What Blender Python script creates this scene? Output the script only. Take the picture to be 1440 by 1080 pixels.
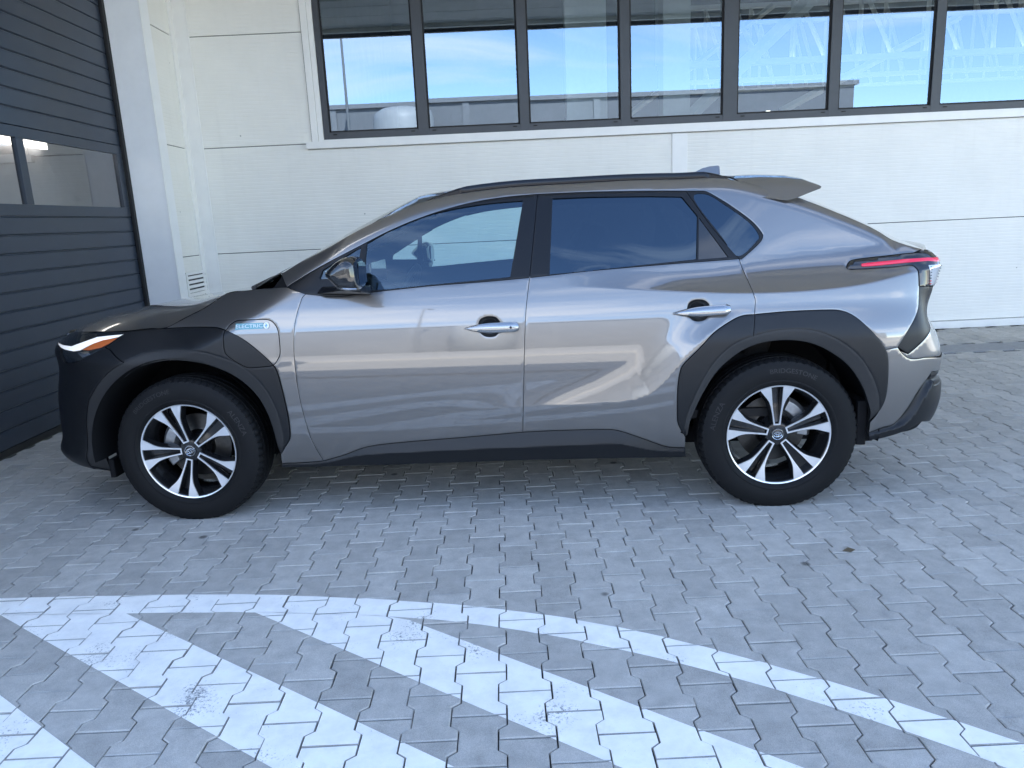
import bpy, bmesh, math, random
import numpy as np
from mathutils import Vector, Matrix
from mathutils.geometry import delaunay_2d_cdt
scene = bpy.context.scene
for o in list(bpy.data.objects): bpy.data.objects.remove(o)
COL = scene.collection
rnd = random.Random(7)

# ------------------------------------------------------------------ camera
CAM_H = 1.3983
PITCH, ROLL, YAW = .22025, -.046328, .004678
def cam_axes():
    cy, sy, cp, sp = math.cos(YAW), math.sin(YAW), math.cos(PITCH), math.sin(PITCH)
    fw = Vector((sy*cp, cy*cp, -sp)); rt = Vector((cy, -sy, 0)); up = rt.cross(fw)
    c, s = math.cos(ROLL), math.sin(ROLL)
    return c*rt + s*up, -s*rt + c*up, fw
_rt, _up, _fw = cam_axes()
cam_d = bpy.data.cameras.new('camera'); cam = bpy.data.objects.new('camera', cam_d); COL.objects.link(cam)
cam_d.sensor_width = 36; cam_d.lens = 36*1035.2/1440; cam_d.clip_start = .05; cam_d.clip_end = 3000
cam.matrix_world = Matrix(((_rt.x, _up.x, -_fw.x, 0), (_rt.y, _up.y, -_fw.y, 0), (_rt.z, _up.z, -_fw.z, CAM_H), (0, 0, 0, 1)))
scene.camera = cam

# ------------------------------------------------------------------ sky and sun
SUN_EL, SUN_AZ = math.radians(43), math.radians(14)       # azimuth from +Y towards +X: behind the hall
w = bpy.data.worlds.new('World'); scene.world = w; w.use_nodes = True
nt = w.node_tree; nt.nodes.clear()
def N(tree, typ, **kw):
    n = tree.nodes.new(typ)
    for k, v in kw.items():
        if k.startswith('i_'):
            key = k[2:]; key = int(key) if key.isdigit() else key
            n.inputs[key].default_value = v
        else: setattr(n, k, v)
    return n
out = N(nt, 'ShaderNodeOutputWorld'); bg = N(nt, 'ShaderNodeBackground', i_Strength=.15)
sky = N(nt, 'ShaderNodeTexSky', sky_type='NISHITA', sun_disc=False, sun_elevation=SUN_EL, sun_rotation=SUN_AZ, altitude=1500, air_density=1.0, dust_density=0.0, ozone_density=1.3)
tc = N(nt, 'ShaderNodeTexCoord'); sep = N(nt, 'ShaderNodeSeparateXYZ'); nt.links.new(tc.outputs['Generated'], sep.inputs[0])
zc = N(nt, 'ShaderNodeMath', operation='MAXIMUM', i_1=0.0); nt.links.new(sep.outputs['Z'], zc.inputs[0])
zp = N(nt, 'ShaderNodeMath', operation='ADD', i_1=.16); nt.links.new(zc.outputs[0], zp.inputs[0])
dv = N(nt, 'ShaderNodeVectorMath', operation='DIVIDE'); nt.links.new(tc.outputs['Generated'], dv.inputs[0])
cmb = N(nt, 'ShaderNodeCombineXYZ'); [nt.links.new(zp.outputs[0], cmb.inputs[i]) for i in range(3)]
nt.links.new(cmb.outputs[0], dv.inputs[1])
mp = N(nt, 'ShaderNodeMapping'); mp.inputs['Scale'].default_value = (.55, 1.25, .25); mp.inputs['Location'].default_value = (6.4, 1.3, 0); mp.inputs['Rotation'].default_value = (0, 0, .22)
nt.links.new(dv.outputs[0], mp.inputs[0])
n1 = N(nt, 'ShaderNodeTexNoise', i_Scale=1.35, i_Detail=9.0, i_Roughness=.62, i_Distortion=.55); nt.links.new(mp.outputs[0], n1.inputs['Vector'])
n2 = N(nt, 'ShaderNodeTexNoise', i_Scale=.42, i_Detail=2.0); nt.links.new(mp.outputs[0], n2.inputs['Vector'])
ad = N(nt, 'ShaderNodeMath', operation='MULTIPLY_ADD', i_1=.9); nt.links.new(n2.outputs['Fac'], ad.inputs[0]); nt.links.new(n1.outputs['Fac'], ad.inputs[2])
hf = N(nt, 'ShaderNodeMath', operation='MULTIPLY', i_1=.5); nt.links.new(ad.outputs[0], hf.inputs[0])
cr = N(nt, 'ShaderNodeValToRGB'); cr.color_ramp.elements[0].position = .495; cr.color_ramp.elements[1].position = .63
cr.color_ramp.elements[0].color = (0, 0, 0, 1); cr.color_ramp.elements[1].color = (.85, .85, .85, 1)
nt.links.new(hf.outputs[0], cr.inputs[0])
mx = N(nt, 'ShaderNodeMix', data_type='RGBA'); nt.links.new(cr.outputs[0], mx.inputs['Factor']); nt.links.new(sky.outputs[0], mx.inputs[6]); mx.inputs[7].default_value = (5.6, 5.8, 6.2, 1)
nt.links.new(mx.outputs[2], bg.inputs['Color']); nt.links.new(bg.outputs[0], out.inputs[0])
sun_d = bpy.data.lights.new('sun', 'SUN'); sun_d.energy = 4.6; sun_d.angle = math.radians(.53); sun_d.color = (1, .95, .87)
sun = bpy.data.objects.new('sun', sun_d); COL.objects.link(sun)
sv = Vector((math.sin(SUN_AZ)*math.cos(SUN_EL), math.cos(SUN_AZ)*math.cos(SUN_EL), math.sin(SUN_EL)))
sun.rotation_euler = (-sv).to_track_quat('-Z', 'Y').to_euler(); sun.location = (0, 0, 20)
vs = scene.view_settings; vs.view_transform = 'Standard'; vs.look = 'None'; vs.gamma = 1; vs.exposure = 2.3
scene.cycles.use_denoising = True
scene.cycles.max_bounces = 8; scene.cycles.transparent_max_bounces = 16

# ------------------------------------------------------------------ helpers
MATS = {}
def mat(name, col=(.5, .5, .5), rough=.5, metal=0., coat=0., coat_rough=.03, spec=.5, noise=0., nscale=30., ndetail=4., bump=0., bscale=200., emit=None, rand=0., spot=None, sheen=0., rnoise=0.):
    m = bpy.data.materials.new(name); m.use_nodes = True; t = m.node_tree; b = t.nodes['Principled BSDF']
    b.inputs['Base Color'].default_value = (*col, 1); b.inputs['Roughness'].default_value = rough; b.inputs['Metallic'].default_value = metal
    b.inputs['Coat Weight'].default_value = coat; b.inputs['Coat Roughness'].default_value = coat_rough; b.inputs['Specular IOR Level'].default_value = spec
    pos = N(t, 'ShaderNodeNewGeometry')
    src = None
    if noise or rand:
        base = N(t, 'ShaderNodeRGB'); base.outputs[0].default_value = (*col, 1); src = base.outputs[0]
        val = N(t, 'ShaderNodeHueSaturation'); t.links.new(src, val.inputs['Color'])
        fac = None
        if noise:
            nz = N(t, 'ShaderNodeTexNoise', i_Scale=nscale, i_Detail=ndetail, i_Roughness=.65); t.links.new(pos.outputs['Position'], nz.inputs['Vector'])
            mr = N(t, 'ShaderNodeMapRange', i_1=.3, i_2=.7, i_3=1-noise, i_4=1+noise); t.links.new(nz.outputs['Fac'], mr.inputs[0]); fac = mr.outputs[0]
        if rand:
            oi = N(t, 'ShaderNodeObjectInfo'); mr2 = N(t, 'ShaderNodeMapRange', i_3=1-rand, i_4=1+rand); t.links.new(oi.outputs['Random'], mr2.inputs[0])
            if fac is not None:
                mu = N(t, 'ShaderNodeMath', operation='MULTIPLY'); t.links.new(fac, mu.inputs[0]); t.links.new(mr2.outputs[0], mu.inputs[1]); fac = mu.outputs[0]
            else: fac = mr2.outputs[0]
        t.links.new(fac, val.inputs['Value']); src = val.outputs[0]; t.links.new(src, b.inputs['Base Color'])
    if rnoise:
        nz = N(t, 'ShaderNodeTexNoise', i_Scale=nscale*.7, i_Detail=5.); t.links.new(pos.outputs['Position'], nz.inputs['Vector'])
        mr = N(t, 'ShaderNodeMapRange', i_1=.3, i_2=.7, i_3=max(0, rough-rnoise), i_4=rough+rnoise); t.links.new(nz.outputs['Fac'], mr.inputs[0]); t.links.new(mr.outputs[0], b.inputs['Roughness'])
    if bump:
        nb = N(t, 'ShaderNodeTexNoise', i_Scale=bscale, i_Detail=3.); t.links.new(pos.outputs['Position'], nb.inputs['Vector'])
        bp = N(t, 'ShaderNodeBump', i_Strength=bump, i_Distance=.003); t.links.new(nb.outputs['Fac'], bp.inputs['Height']); t.links.new(bp.outputs[0], b.inputs['Normal'])
    if emit: b.inputs['Emission Color'].default_value = (*emit[0], 1); b.inputs['Emission Strength'].default_value = emit[1]
    MATS[name] = m; return m
def glass_mat(name, tint, refl, ior=1.5, rough=0., rcol=(1, 1, 1)):
    """thin glass sheet: tinted see-through plus mirror reflection that grows towards grazing view"""
    m = bpy.data.materials.new(name); m.use_nodes = True; t = m.node_tree; t.nodes.clear()
    o = N(t, 'ShaderNodeOutputMaterial'); tr = N(t, 'ShaderNodeBsdfTransparent'); tr.inputs[0].default_value = (*tint, 1)
    gl = N(t, 'ShaderNodeBsdfGlossy', i_Roughness=rough); gl.inputs[0].default_value = (*rcol, 1); fr = N(t, 'ShaderNodeFresnel', i_IOR=ior)
    mr = N(t, 'ShaderNodeMapRange', i_1=0., i_2=1., i_3=refl, i_4=1.); t.links.new(fr.outputs[0], mr.inputs[0])
    ms = N(t, 'ShaderNodeMixShader'); t.links.new(mr.outputs[0], ms.inputs[0]); t.links.new(tr.outputs[0], ms.inputs[1]); t.links.new(gl.outputs[0], ms.inputs[2])
    t.links.new(ms.outputs[0], o.inputs[0]); MATS[name] = m; return m
def tag(o, label=None, cat=None, group=None, kind=None):
    if label: o['label'] = label
    if cat: o['category'] = cat
    if group: o['group'] = group
    if kind: o['kind'] = kind
    return o
def empty(name, parent=None, loc=(0, 0, 0)):
    o = bpy.data.objects.new(name, None); COL.objects.link(o); o.location = loc; o.empty_display_size = .1
    if parent: o.parent = parent
    return o
def link(name, me, material=None, parent=None, loc=None):
    o = bpy.data.objects.new(name, me); COL.objects.link(o)
    if material is not None and not me.materials: me.materials.append(MATS[material] if isinstance(material, str) else material)
    if parent: o.parent = parent
    if loc: o.location = loc
    return o
def pyd(name, v, f, material=None, parent=None, smooth=False, loc=None):
    me = bpy.data.meshes.new(name); me.from_pydata([tuple(p) for p in v], [], [tuple(q) for q in f]); me.update()
    if smooth: me.polygons.foreach_set('use_smooth', [True]*len(me.polygons))
    return link(name, me, material, parent, loc)
class MB:
    """collects simple shapes into one mesh"""
    def __init__(s): s.v = []; s.f = []
    def add(s, v, f):
        k = len(s.v); s.v += [tuple(p) for p in v]; s.f += [tuple(i+k for i in q) for q in f]; return s
    def box(s, x0, x1, y0, y1, z0, z1):
        return s.add([(x0,y0,z0),(x1,y0,z0),(x1,y1,z0),(x0,y1,z0),(x0,y0,z1),(x1,y0,z1),(x1,y1,z1),(x0,y1,z1)],
                     [(0,3,2,1),(4,5,6,7),(0,1,5,4),(1,2,6,5),(2,3,7,6),(3,0,4,7)])
    def tube(s, pts, r, n=10, closed=False, caps=True):
        pts = [Vector(p) for p in pts]; rr = r if hasattr(r, '__len__') else [r]*len(pts); k0 = len(s.v); m = len(pts)
        up = Vector((0, 0, 1))
        for i, p in enumerate(pts):
            a = pts[(i-1) % m] if (closed or i > 0) else p; b = pts[(i+1) % m] if (closed or i < m-1) else p
            t = (b-a).normalized(); x = t.cross(up)
            if x.length < 1e-3: x = t.cross(Vector((0, 1, 0)))
            x.normalize(); y = x.cross(t)
            for j in range(n):
                an = 2*math.pi*j/n; s.v.append(tuple(p + rr[i]*(math.cos(an)*x + math.sin(an)*y)))
        for i in range(m if closed else m-1):
            i2 = (i+1) % m
            for j in range(n):
                j2 = (j+1) % n; s.f.append((k0+i*n+j, k0+i*n+j2, k0+i2*n+j2, k0+i2*n+j))
        if caps and not closed: s.f.append(tuple(k0+j for j in range(n))[::-1]); s.f.append(tuple(k0+(m-1)*n+j for j in range(n)))
        return s
    def prism(s, poly, axis, a, b):
        """poly of 2-D points extruded along axis from a to b"""
        n = len(poly); mk = {'x': lambda p, t: (t, p[0], p[1]), 'y': lambda p, t: (p[0], t, p[1]), 'z': lambda p, t: (p[0], p[1], t)}[axis]
        v = [mk(p, a) for p in poly] + [mk(p, b) for p in poly]
        f = [tuple(range(n))[::-1], tuple(range(n, 2*n))] + [(i, (i+1) % n, n+(i+1) % n, n+i) for i in range(n)]
        return s.add(v, f)
    def build(s, name, material, parent=None, bevel=0., smooth=False, seg=2, loc=None):
        me = bpy.data.meshes.new(name); bm = bmesh.new(); vs_ = [bm.verts.new(p) for p in s.v]
        for q in s.f:
            try: bm.faces.new([vs_[i] for i in q])
            except ValueError: pass
        bmesh.ops.recalc_face_normals(bm, faces=bm.faces)
        if bevel: bmesh.ops.bevel(bm, geom=list(bm.edges), offset=bevel, segments=seg, profile=.6, affect='EDGES', clamp_overlap=True)
        bm.to_mesh(me); bm.free()
        if smooth:
            me.polygons.foreach_set('use_smooth', [True]*len(me.polygons))
            try: me.set_sharp_from_angle(angle=math.radians(38))
            except Exception: pass
        return link(name, me, material, parent, loc)
def lathe(prof, n=64, axis_fn=None, close=False):
    """prof: (r, a) pairs revolved about the a axis; returns verts, faces with coords (r cos, a, r sin)"""
    v = []; f = []; m = len(prof)
    for i in range(n):
        th = 2*math.pi*i/n
        for r, a in prof: v.append((r*math.cos(th), a, r*math.sin(th)))
    for i in range(n):
        i2 = (i+1) % n
        for j in range(m-1): f.append((i*m+j, i*m+j+1, i2*m+j+1, i2*m+j))
    return v, f
# ------------------------------------------------------------------ materials of the place
mat('paver', (.45, .43, .395), .78, noise=.16, nscale=14., ndetail=8., bump=.35, bscale=420., rand=.11, spec=.35)
def enrich_paver():
    t = MATS['paver'].node_tree; b = t.nodes['Principled BSDF']; src = b.inputs['Base Color'].links[0].from_socket
    geo = N(t, 'ShaderNodeNewGeometry')
    # fine aggregate speckle
    sp = N(t, 'ShaderNodeTexNoise', i_Scale=520., i_Detail=2.); t.links.new(geo.outputs['Position'], sp.inputs['Vector'])
    mr = N(t, 'ShaderNodeMapRange', i_1=.32, i_2=.68, i_3=.80, i_4=1.20); t.links.new(sp.outputs['Fac'], mr.inputs[0])
    m1 = N(t, 'ShaderNodeMix', data_type='RGBA', blend_type='MULTIPLY'); m1.inputs['Factor'].default_value = 1.; t.links.new(src, m1.inputs[6]); t.links.new(mr.outputs[0], m1.inputs[7])
    # grime spots and stains with a shape of their own
    st = N(t, 'ShaderNodeTexNoise', i_Scale=5.5, i_Detail=7., i_Roughness=.7); t.links.new(geo.outputs['Position'], st.inputs['Vector'])
    cr = N(t, 'ShaderNodeValToRGB'); cr.color_ramp.elements[0].position = .60; cr.color_ramp.elements[1].position = .78
    cr.color_ramp.elements[0].color = (0, 0, 0, 1); cr.color_ramp.elements[1].color = (.5, .5, .5, 1); t.links.new(st.outputs['Fac'], cr.inputs[0])
    m2 = N(t, 'ShaderNodeMix', data_type='RGBA'); t.links.new(cr.outputs[0], m2.inputs['Factor']); t.links.new(m1.outputs[2], m2.inputs[6]); m2.inputs[7].default_value = (.20, .195, .19, 1)
    vo = N(t, 'ShaderNodeTexVoronoi', i_Scale=2.3); t.links.new(geo.outputs['Position'], vo.inputs['Vector'])
    c2 = N(t, 'ShaderNodeValToRGB'); c2.color_ramp.elements[0].position = .03; c2.color_ramp.elements[1].position = .055
    c2.color_ramp.elements[0].color = (.75, .75, .75, 1); c2.color_ramp.elements[1].color = (0, 0, 0, 1); t.links.new(vo.outputs['Distance'], c2.inputs[0])
    m3 = N(t, 'ShaderNodeMix', data_type='RGBA'); t.links.new(c2.outputs[0], m3.inputs['Factor']); t.links.new(m2.outputs[2], m3.inputs[6]); m3.inputs[7].default_value = (.045, .043, .04, 1)
    t.links.new(m3.outputs[2], b.inputs['Base Color'])
enrich_paver()
mat('joint', (.035, .033, .031), .95, noise=.4, nscale=60., bump=.5)
mat('yard', (.36, .35, .33), .85, noise=.2, nscale=3., ndetail=9., bump=.3, bscale=40.)
mat('kerbstone', (.30, .30, .30), .8, noise=.12, nscale=20., bump=.4, bscale=120.)
def line_paint():
    m = mat('line_paint', (.96, .94, .89), .62, noise=.10, nscale=9., ndetail=8., bump=.25, bscale=300.); t = m.node_tree; b = t.nodes['Principled BSDF']
    src = b.inputs['Base Color'].links[0].from_socket; geo = N(t, 'ShaderNodeNewGeometry')
    a = N(t, 'ShaderNodeTexNoise', i_Scale=4.2, i_Detail=3.); f = N(t, 'ShaderNodeTexNoise', i_Scale=95., i_Detail=6., i_Roughness=.75)
    for n in (a, f): t.links.new(geo.outputs['Position'], n.inputs['Vector'])
    s = N(t, 'ShaderNodeMath', operation='MULTIPLY_ADD', i_1=.9); t.links.new(a.outputs['Fac'], s.inputs[0]); t.links.new(f.outputs['Fac'], s.inputs[2])
    cr = N(t, 'ShaderNodeValToRGB'); cr.color_ramp.elements[0].position = 1.13; cr.color_ramp.elements[1].position = 1.2
    sc = N(t, 'ShaderNodeMapRange', i_1=1.10, i_2=1.22); t.links.new(s.outputs[0], sc.inputs[0])
    mx = N(t, 'ShaderNodeMix', data_type='RGBA'); t.links.new(sc.outputs[0], mx.inputs['Factor']); t.links.new(src, mx.inputs[6]); mx.inputs[7].default_value = (.27, .275, .28, 1)
    # thin milky wear
    g = N(t, 'ShaderNodeTexNoise', i_Scale=11., i_Detail=8., i_Roughness=.7); t.links.new(geo.outputs['Position'], g.inputs['Vector'])
    gr = N(t, 'ShaderNodeMapRange', i_1=.52, i_2=.8, i_3=0., i_4=.35); t.links.new(g.outputs['Fac'], gr.inputs[0])
    m2 = N(t, 'ShaderNodeMix', data_type='RGBA'); t.links.new(gr.outputs[0], m2.inputs['Factor']); t.links.new(mx.outputs[2], m2.inputs[6]); m2.inputs[7].default_value = (.55, .56, .58, 1)
    nt_ = t; nt_.nodes.remove(cr); t.links.new(m2.outputs[2], b.inputs['Base Color'])
line_paint()
mat('wall_white', (.86, .845, .79), .42, noise=.035, nscale=2.2, ndetail=9., spec=.4)
def wall_specks():
    t = MATS['wall_white'].node_tree; b = t.nodes['Principled BSDF']; src = b.inputs['Base Color'].links[0].from_socket; g = N(t, 'ShaderNodeNewGeometry')
    vo = N(t, 'ShaderNodeTexVoronoi', i_Scale=2.6); t.links.new(g.outputs['Position'], vo.inputs['Vector'])
    c = N(t, 'ShaderNodeMapRange', i_1=.016, i_2=.022, i_3=.7, i_4=0.); t.links.new(vo.outputs['Distance'], c.inputs[0])
    m = N(t, 'ShaderNodeMix', data_type='RGBA'); t.links.new(c.outputs[0], m.inputs['Factor']); t.links.new(src, m.inputs[6]); m.inputs[7].default_value = (.16, .15, .14, 1)
    # faint rain streaks
    mpn = N(t, 'ShaderNodeMapping'); mpn.inputs['Scale'].default_value = (9., 9., .35); t.links.new(g.outputs['Position'], mpn.inputs[0])
    nz = N(t, 'ShaderNodeTexNoise', i_Scale=1.6, i_Detail=5.); t.links.new(mpn.outputs[0], nz.inputs['Vector'])
    r = N(t, 'ShaderNodeMapRange', i_1=.55, i_2=.8, i_3=0., i_4=.08); t.links.new(nz.outputs['Fac'], r.inputs[0])
    m2 = N(t, 'ShaderNodeMix', data_type='RGBA'); t.links.new(r.outputs[0], m2.inputs['Factor']); t.links.new(m.outputs[2], m2.inputs[6]); m2.inputs[7].default_value = (.48, .47, .43, 1)
    t.links.new(m2.outputs[2], b.inputs['Base Color'])
wall_specks()
mat('trim_white', (.87, .86, .83), .35, noise=.03, nscale=6., ndetail=6.)
mat('jamb_white', (.88, .88, .87), .33, noise=.04, nscale=4., ndetail=8.)
mat('frame_grey', (.052, .058, .068), .42, noise=.06, nscale=12.)
mat('door_grey', (.030, .040, .058), .30, noise=.10, nscale=5., ndetail=8., bump=.06, bscale=90.)
mat('rubber', (.012, .012, .013), .7)
mat('steel_white', (.70, .72, .71), .5, noise=.04)
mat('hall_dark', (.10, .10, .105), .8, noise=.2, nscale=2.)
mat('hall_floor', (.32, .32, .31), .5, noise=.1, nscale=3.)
mat('soffit', (.90, .86, .74), .6, noise=.08, nscale=3.)
mat('far_wall', (.135, .14, .15), .5, noise=.08, nscale=.8)
mat('far_roof', (.16, .165, .175), .5)
mat('tank_white', (.30, .31, .315), .5)
mat('galv', (.16, .165, .17), .5, metal=.3, noise=.1)
mat('lamp_glow', (.9, .9, .9), .5, emit=((1, .95, .85), 1.2))
glass_mat('hall_glass', (.62, .68, .68), .22, 1.5, rcol=(.66, .82, 1.))
glass_mat('door_pane', (.75, .75, .76), .12, 1.5)
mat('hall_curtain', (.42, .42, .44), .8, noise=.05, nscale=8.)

# ------------------------------------------------------------------ ground
pyd('yard_ground', [(-300,-500,-.03),(300,-500,-.03),(300,400,-.03),(-300,400,-.03)], [(0,1,2,3)], 'yard'); tag(bpy.data.objects['yard_ground'], kind='structure')
WALL_Y, DOOR_X = 8.05, -3.376
paving = pyd('paving', [(-5.2,-.6,-.011),(9.5,-.6,-.011),(9.5,8.2,-.011),(-5.2,8.2,-.011)], [(0,1,2,3)], 'joint'); tag(paving, kind='structure')
mat('concrete', (.44, .425, .40), .8, noise=.12, nscale=2., ndetail=8.)
apron = pyd('forecourt', [(-60,-26,-.004),(60,-26,-.004),(60,-.6,-.004),(-60,-.6,-.004)], [(0,1,2,3)], 'yard'); tag(apron, kind='structure')
strip = MB().box(-40, 60, -10.5, -6.0, -.01, .10).build('concrete_verge', 'concrete', bevel=.02); tag(strip, kind='structure')
PU, PR, PG = .1372, .2045, .0042          # column pitch, row pitch, joint
Wd, Nw = .1583, .1087
def paver_outline(sh=0.):
    a, b, L = Wd/2, Nw/2, PR/2 - PG/2
    y1, y2 = .026 + .010, .026 + .034       # waist half length, where the flank reaches full width
    y1, y2 = .0415, .0607
    p = [(-a,-L),(a,-L),(a,-y2),(b,-y1),(b,y1),(a,y2),(a,L),(-a,L),(-a,y2),(-b,y1),(-b,-y1),(-a,-y2)]
    return p
def paver_mesh(bev=.0035):
    p = paver_outline(); n = len(p); c = []
    for i in range(n):                      # inset ring for the chamfer
        a, b, d = Vector(p[i-1]), Vector(p[i]), Vector(p[(i+1) % n]); e1 = (b-a).normalized(); e2 = (d-b).normalized()
        n1 = Vector((-e1.y, e1.x)); n2 = Vector((-e2.y, e2.x)); m = (n1+n2); m /= max(.3, m.length_squared/2); c.append(b + m*bev)
    v = [(q.x, q.y, 0.) for q in c] + [(q[0], q[1], -bev*.75) for q in p] + [(q[0], q[1], -.03) for q in p]
    f = [tuple(range(n))] + [(i+n, (i+1) % n+n, (i+1) % n, i) for i in range(n)] + [(i+2*n, (i+1) % n+2*n, (i+1) % n+n, i+n) for i in range(n)]
    return v, f
PV, PF = paver_mesh()
pav_me = bpy.data.meshes.new('paver'); pav_me.from_pydata(PV, [], PF); pav_me.materials.append(MATS['paver']); pav_me.update()
spots = []
for n in range(-40, 66):
    x = .0068 + n*PU
    if x < DOOR_X + .03 or x > 9.2: continue
    off = 1.771 + (PR/2 if n % 2 else 0.) + PR/2 - .010*x
    for k in range(-12, 34):
        y = off + k*PR
        if y < -.35 or y > WALL_Y - .09: continue
        if 6.66 < y < 7.09: continue
        spots.append((x, y))
def view_px(x, y):
    d = Vector((x, y, -CAM_H)); z = d.dot(_fw)
    if z < .2: return None
    return 720 + 1035.2*d.dot(_rt)/z, 540 - 1035.2*d.dot(_up)/z, z
CARB = (-2.35, 2.1, 3.45, 5.3)
cand = []
for i, (x, y) in enumerate(spots):
    q = view_px(x, y)
    if q and -30 < q[0] < 1470 and q[1] < 1100: cand.append((q[2], i))
cand.sort(); near = {i for _, i in cand[:300]}
rest = MB(); prand = random.Random(3); tops = []
for i, (x, y) in enumerate(spots):
    rz = prand.uniform(-.012, .012); dz = prand.uniform(-.0016, .0012); tx, ty = prand.uniform(-.006, .006), prand.uniform(-.006, .006); x += prand.uniform(-.0008, .0008); y += prand.uniform(-.0008, .0008)
    M = Matrix.Translation((x, y, dz)) @ Matrix.Rotation(rz, 4, 'Z') @ Matrix.Rotation(tx, 4, 'X') @ Matrix.Rotation(ty, 4, 'Y')
    if y < 3.0: tops.append((x, y, M))
    if i in near:
        o = bpy.data.objects.new('paver', pav_me); COL.objects.link(o); o.parent = paving; o.matrix_world = M
    else: rest.add([M @ Vector(p) for p in PV], PF)
ro = rest.build('far_paver', 'paver', paving); tag(ro, kind='stuff')
# the joined far pavers vary in tone stone by stone
att = ro.data.color_attributes.new('tone', 'FLOAT_COLOR', 'POINT')
tone = []; tr_ = random.Random(5); 
for i in range(len(ro.data.vertices)//len(PV)): tone += [tr_.uniform(0, 1)]*len(PV)
arr = np.zeros((len(ro.data.vertices), 4), np.float32); arr[:, 0] = arr[:, 1] = arr[:, 2] = tone[:len(ro.data.vertices)]; arr[:, 3] = 1
att.data.foreach_set('color', arr.ravel())
def far_tone():
    m = MATS['paver'].copy(); m.name = 'paver_far'; t = m.node_tree
    oi = [n for n in t.nodes if n.type == 'OBJECT_INFO'][0]; at = N(t, 'ShaderNodeAttribute', attribute_name='tone')
    l = [l for l in t.links if l.from_node == oi][0]; to = l.to_socket; t.links.remove(l); t.links.new(at.outputs['Fac'], to); ro.data.materials[0] = m
far_tone()
# flush concrete edging between the two paved strips
for i in range(14):
    x0 = -3.3 + i*.9; MB().box(x0+.004, x0+.896, 6.70, 7.055, -.03, .002+.001*(i % 3)).build('edging_slab', 'kerbstone', paving, bevel=.006)

# painted hatching: real sheets lying on the stones, broken at every joint
def clip(poly, a, b):                       # keep the left side of a->b
    o = []; n = len(poly)
    for i in range(n):
        p, q = poly[i], poly[(i+1) % n]; sp = (b[0]-a[0])*(p[1]-a[1])-(b[1]-a[1])*(p[0]-a[0]); sq = (b[0]-a[0])*(q[1]-a[1])-(b[1]-a[1])*(q[0]-a[0])
        if sp >= 0: o.append(p)
        if (sp >= 0) != (sq >= 0): t = sp/(sp-sq); o.append((p[0]+t*(q[0]-p[0]), p[1]+t*(q[1]-p[1])))
    return o
def marking(cells, name, label):
    """cells: convex counter-clockwise quads; paint = cells x paver tops"""
    v = []; f = []
    po = [(q[0]*.985, q[1]*.99) for q in paver_outline()]
    conv = [[po[0], po[1], po[2], po[11]], [po[11], po[2], po[3], po[10]], [po[10], po[3], po[4], po[9]], [po[9], po[4], po[5], po[8]], [po[8], po[5], po[6], po[7]]]
    for x, y, M in tops:
        for cell in cells:
            if min(abs(x-c[0])+abs(y-c[1]) for c in cell) > .9: continue
            for pc in conv:
                poly = [(M @ Vector((p[0], p[1], 0)))[:2] for p in pc]
                for i in range(len(cell)):
                    poly = clip(poly, cell[i], cell[(i+1) % len(cell)])
                    if len(poly) < 3: break
                if len(poly) < 3: continue
                k = len(v); Mi = M.inverted()
                for p in poly:
                    l = Mi @ Vector((p[0], p[1], 0)); q = M @ Vector((l.x, l.y, .0008)); v.append((p[0], p[1], q.z))
                f.append(tuple(range(k, k+len(poly))))
    o = pyd(name, v, f, 'line_paint'); tag(o, label, 'road marking', 'white painted hatching on the paving'); return o
def dens(pts, n=40):
    p = np.array(pts); d = np.r_[0, np.cumsum(np.hypot(*np.diff(p, axis=0).T))]; x = np.linspace(0, d[-1], n)
    a = np.interp(x, d, p[:, 0]); b = np.interp(x, d, p[:, 1])
    for _ in range(3): b[1:-1] = (b[:-2]+2*b[1:-1]+b[2:])/4; a[1:-1] = (a[:-2]+2*a[1:-1]+a[2:])/4
    return list(zip(a, b))
TOP = dens([(-3.3,2.77),(-2.6,2.752),(-2.09,2.739),(-1.504,2.711),(-1.037,2.674),(-.63,2.606),(-.027,2.466),(.344,2.318),(.631,2.147),(.906,1.972),(1.303,1.656),(1.62,1.385),(2.1,.93),(2.5,.5)])
BOT = dens([(-3.2,2.64),(-2.5,2.62),(-1.999,2.602),(-1.486,2.567),(-1.005,2.536),(-.457,2.452),(-.207,2.399),(-.029,2.336),(.355,2.165),(.742,1.938),(1.018,1.735),(1.21,1.573),(1.5,1.31),(1.98,.84),(2.4,.40)])
cells = [[BOT[i], BOT[i+1], TOP[i+1], TOP[i]] for i in range(39)]
marking(cells, 'boundary_line', 'long curved white painted border line sweeping around the hatched area')
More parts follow.
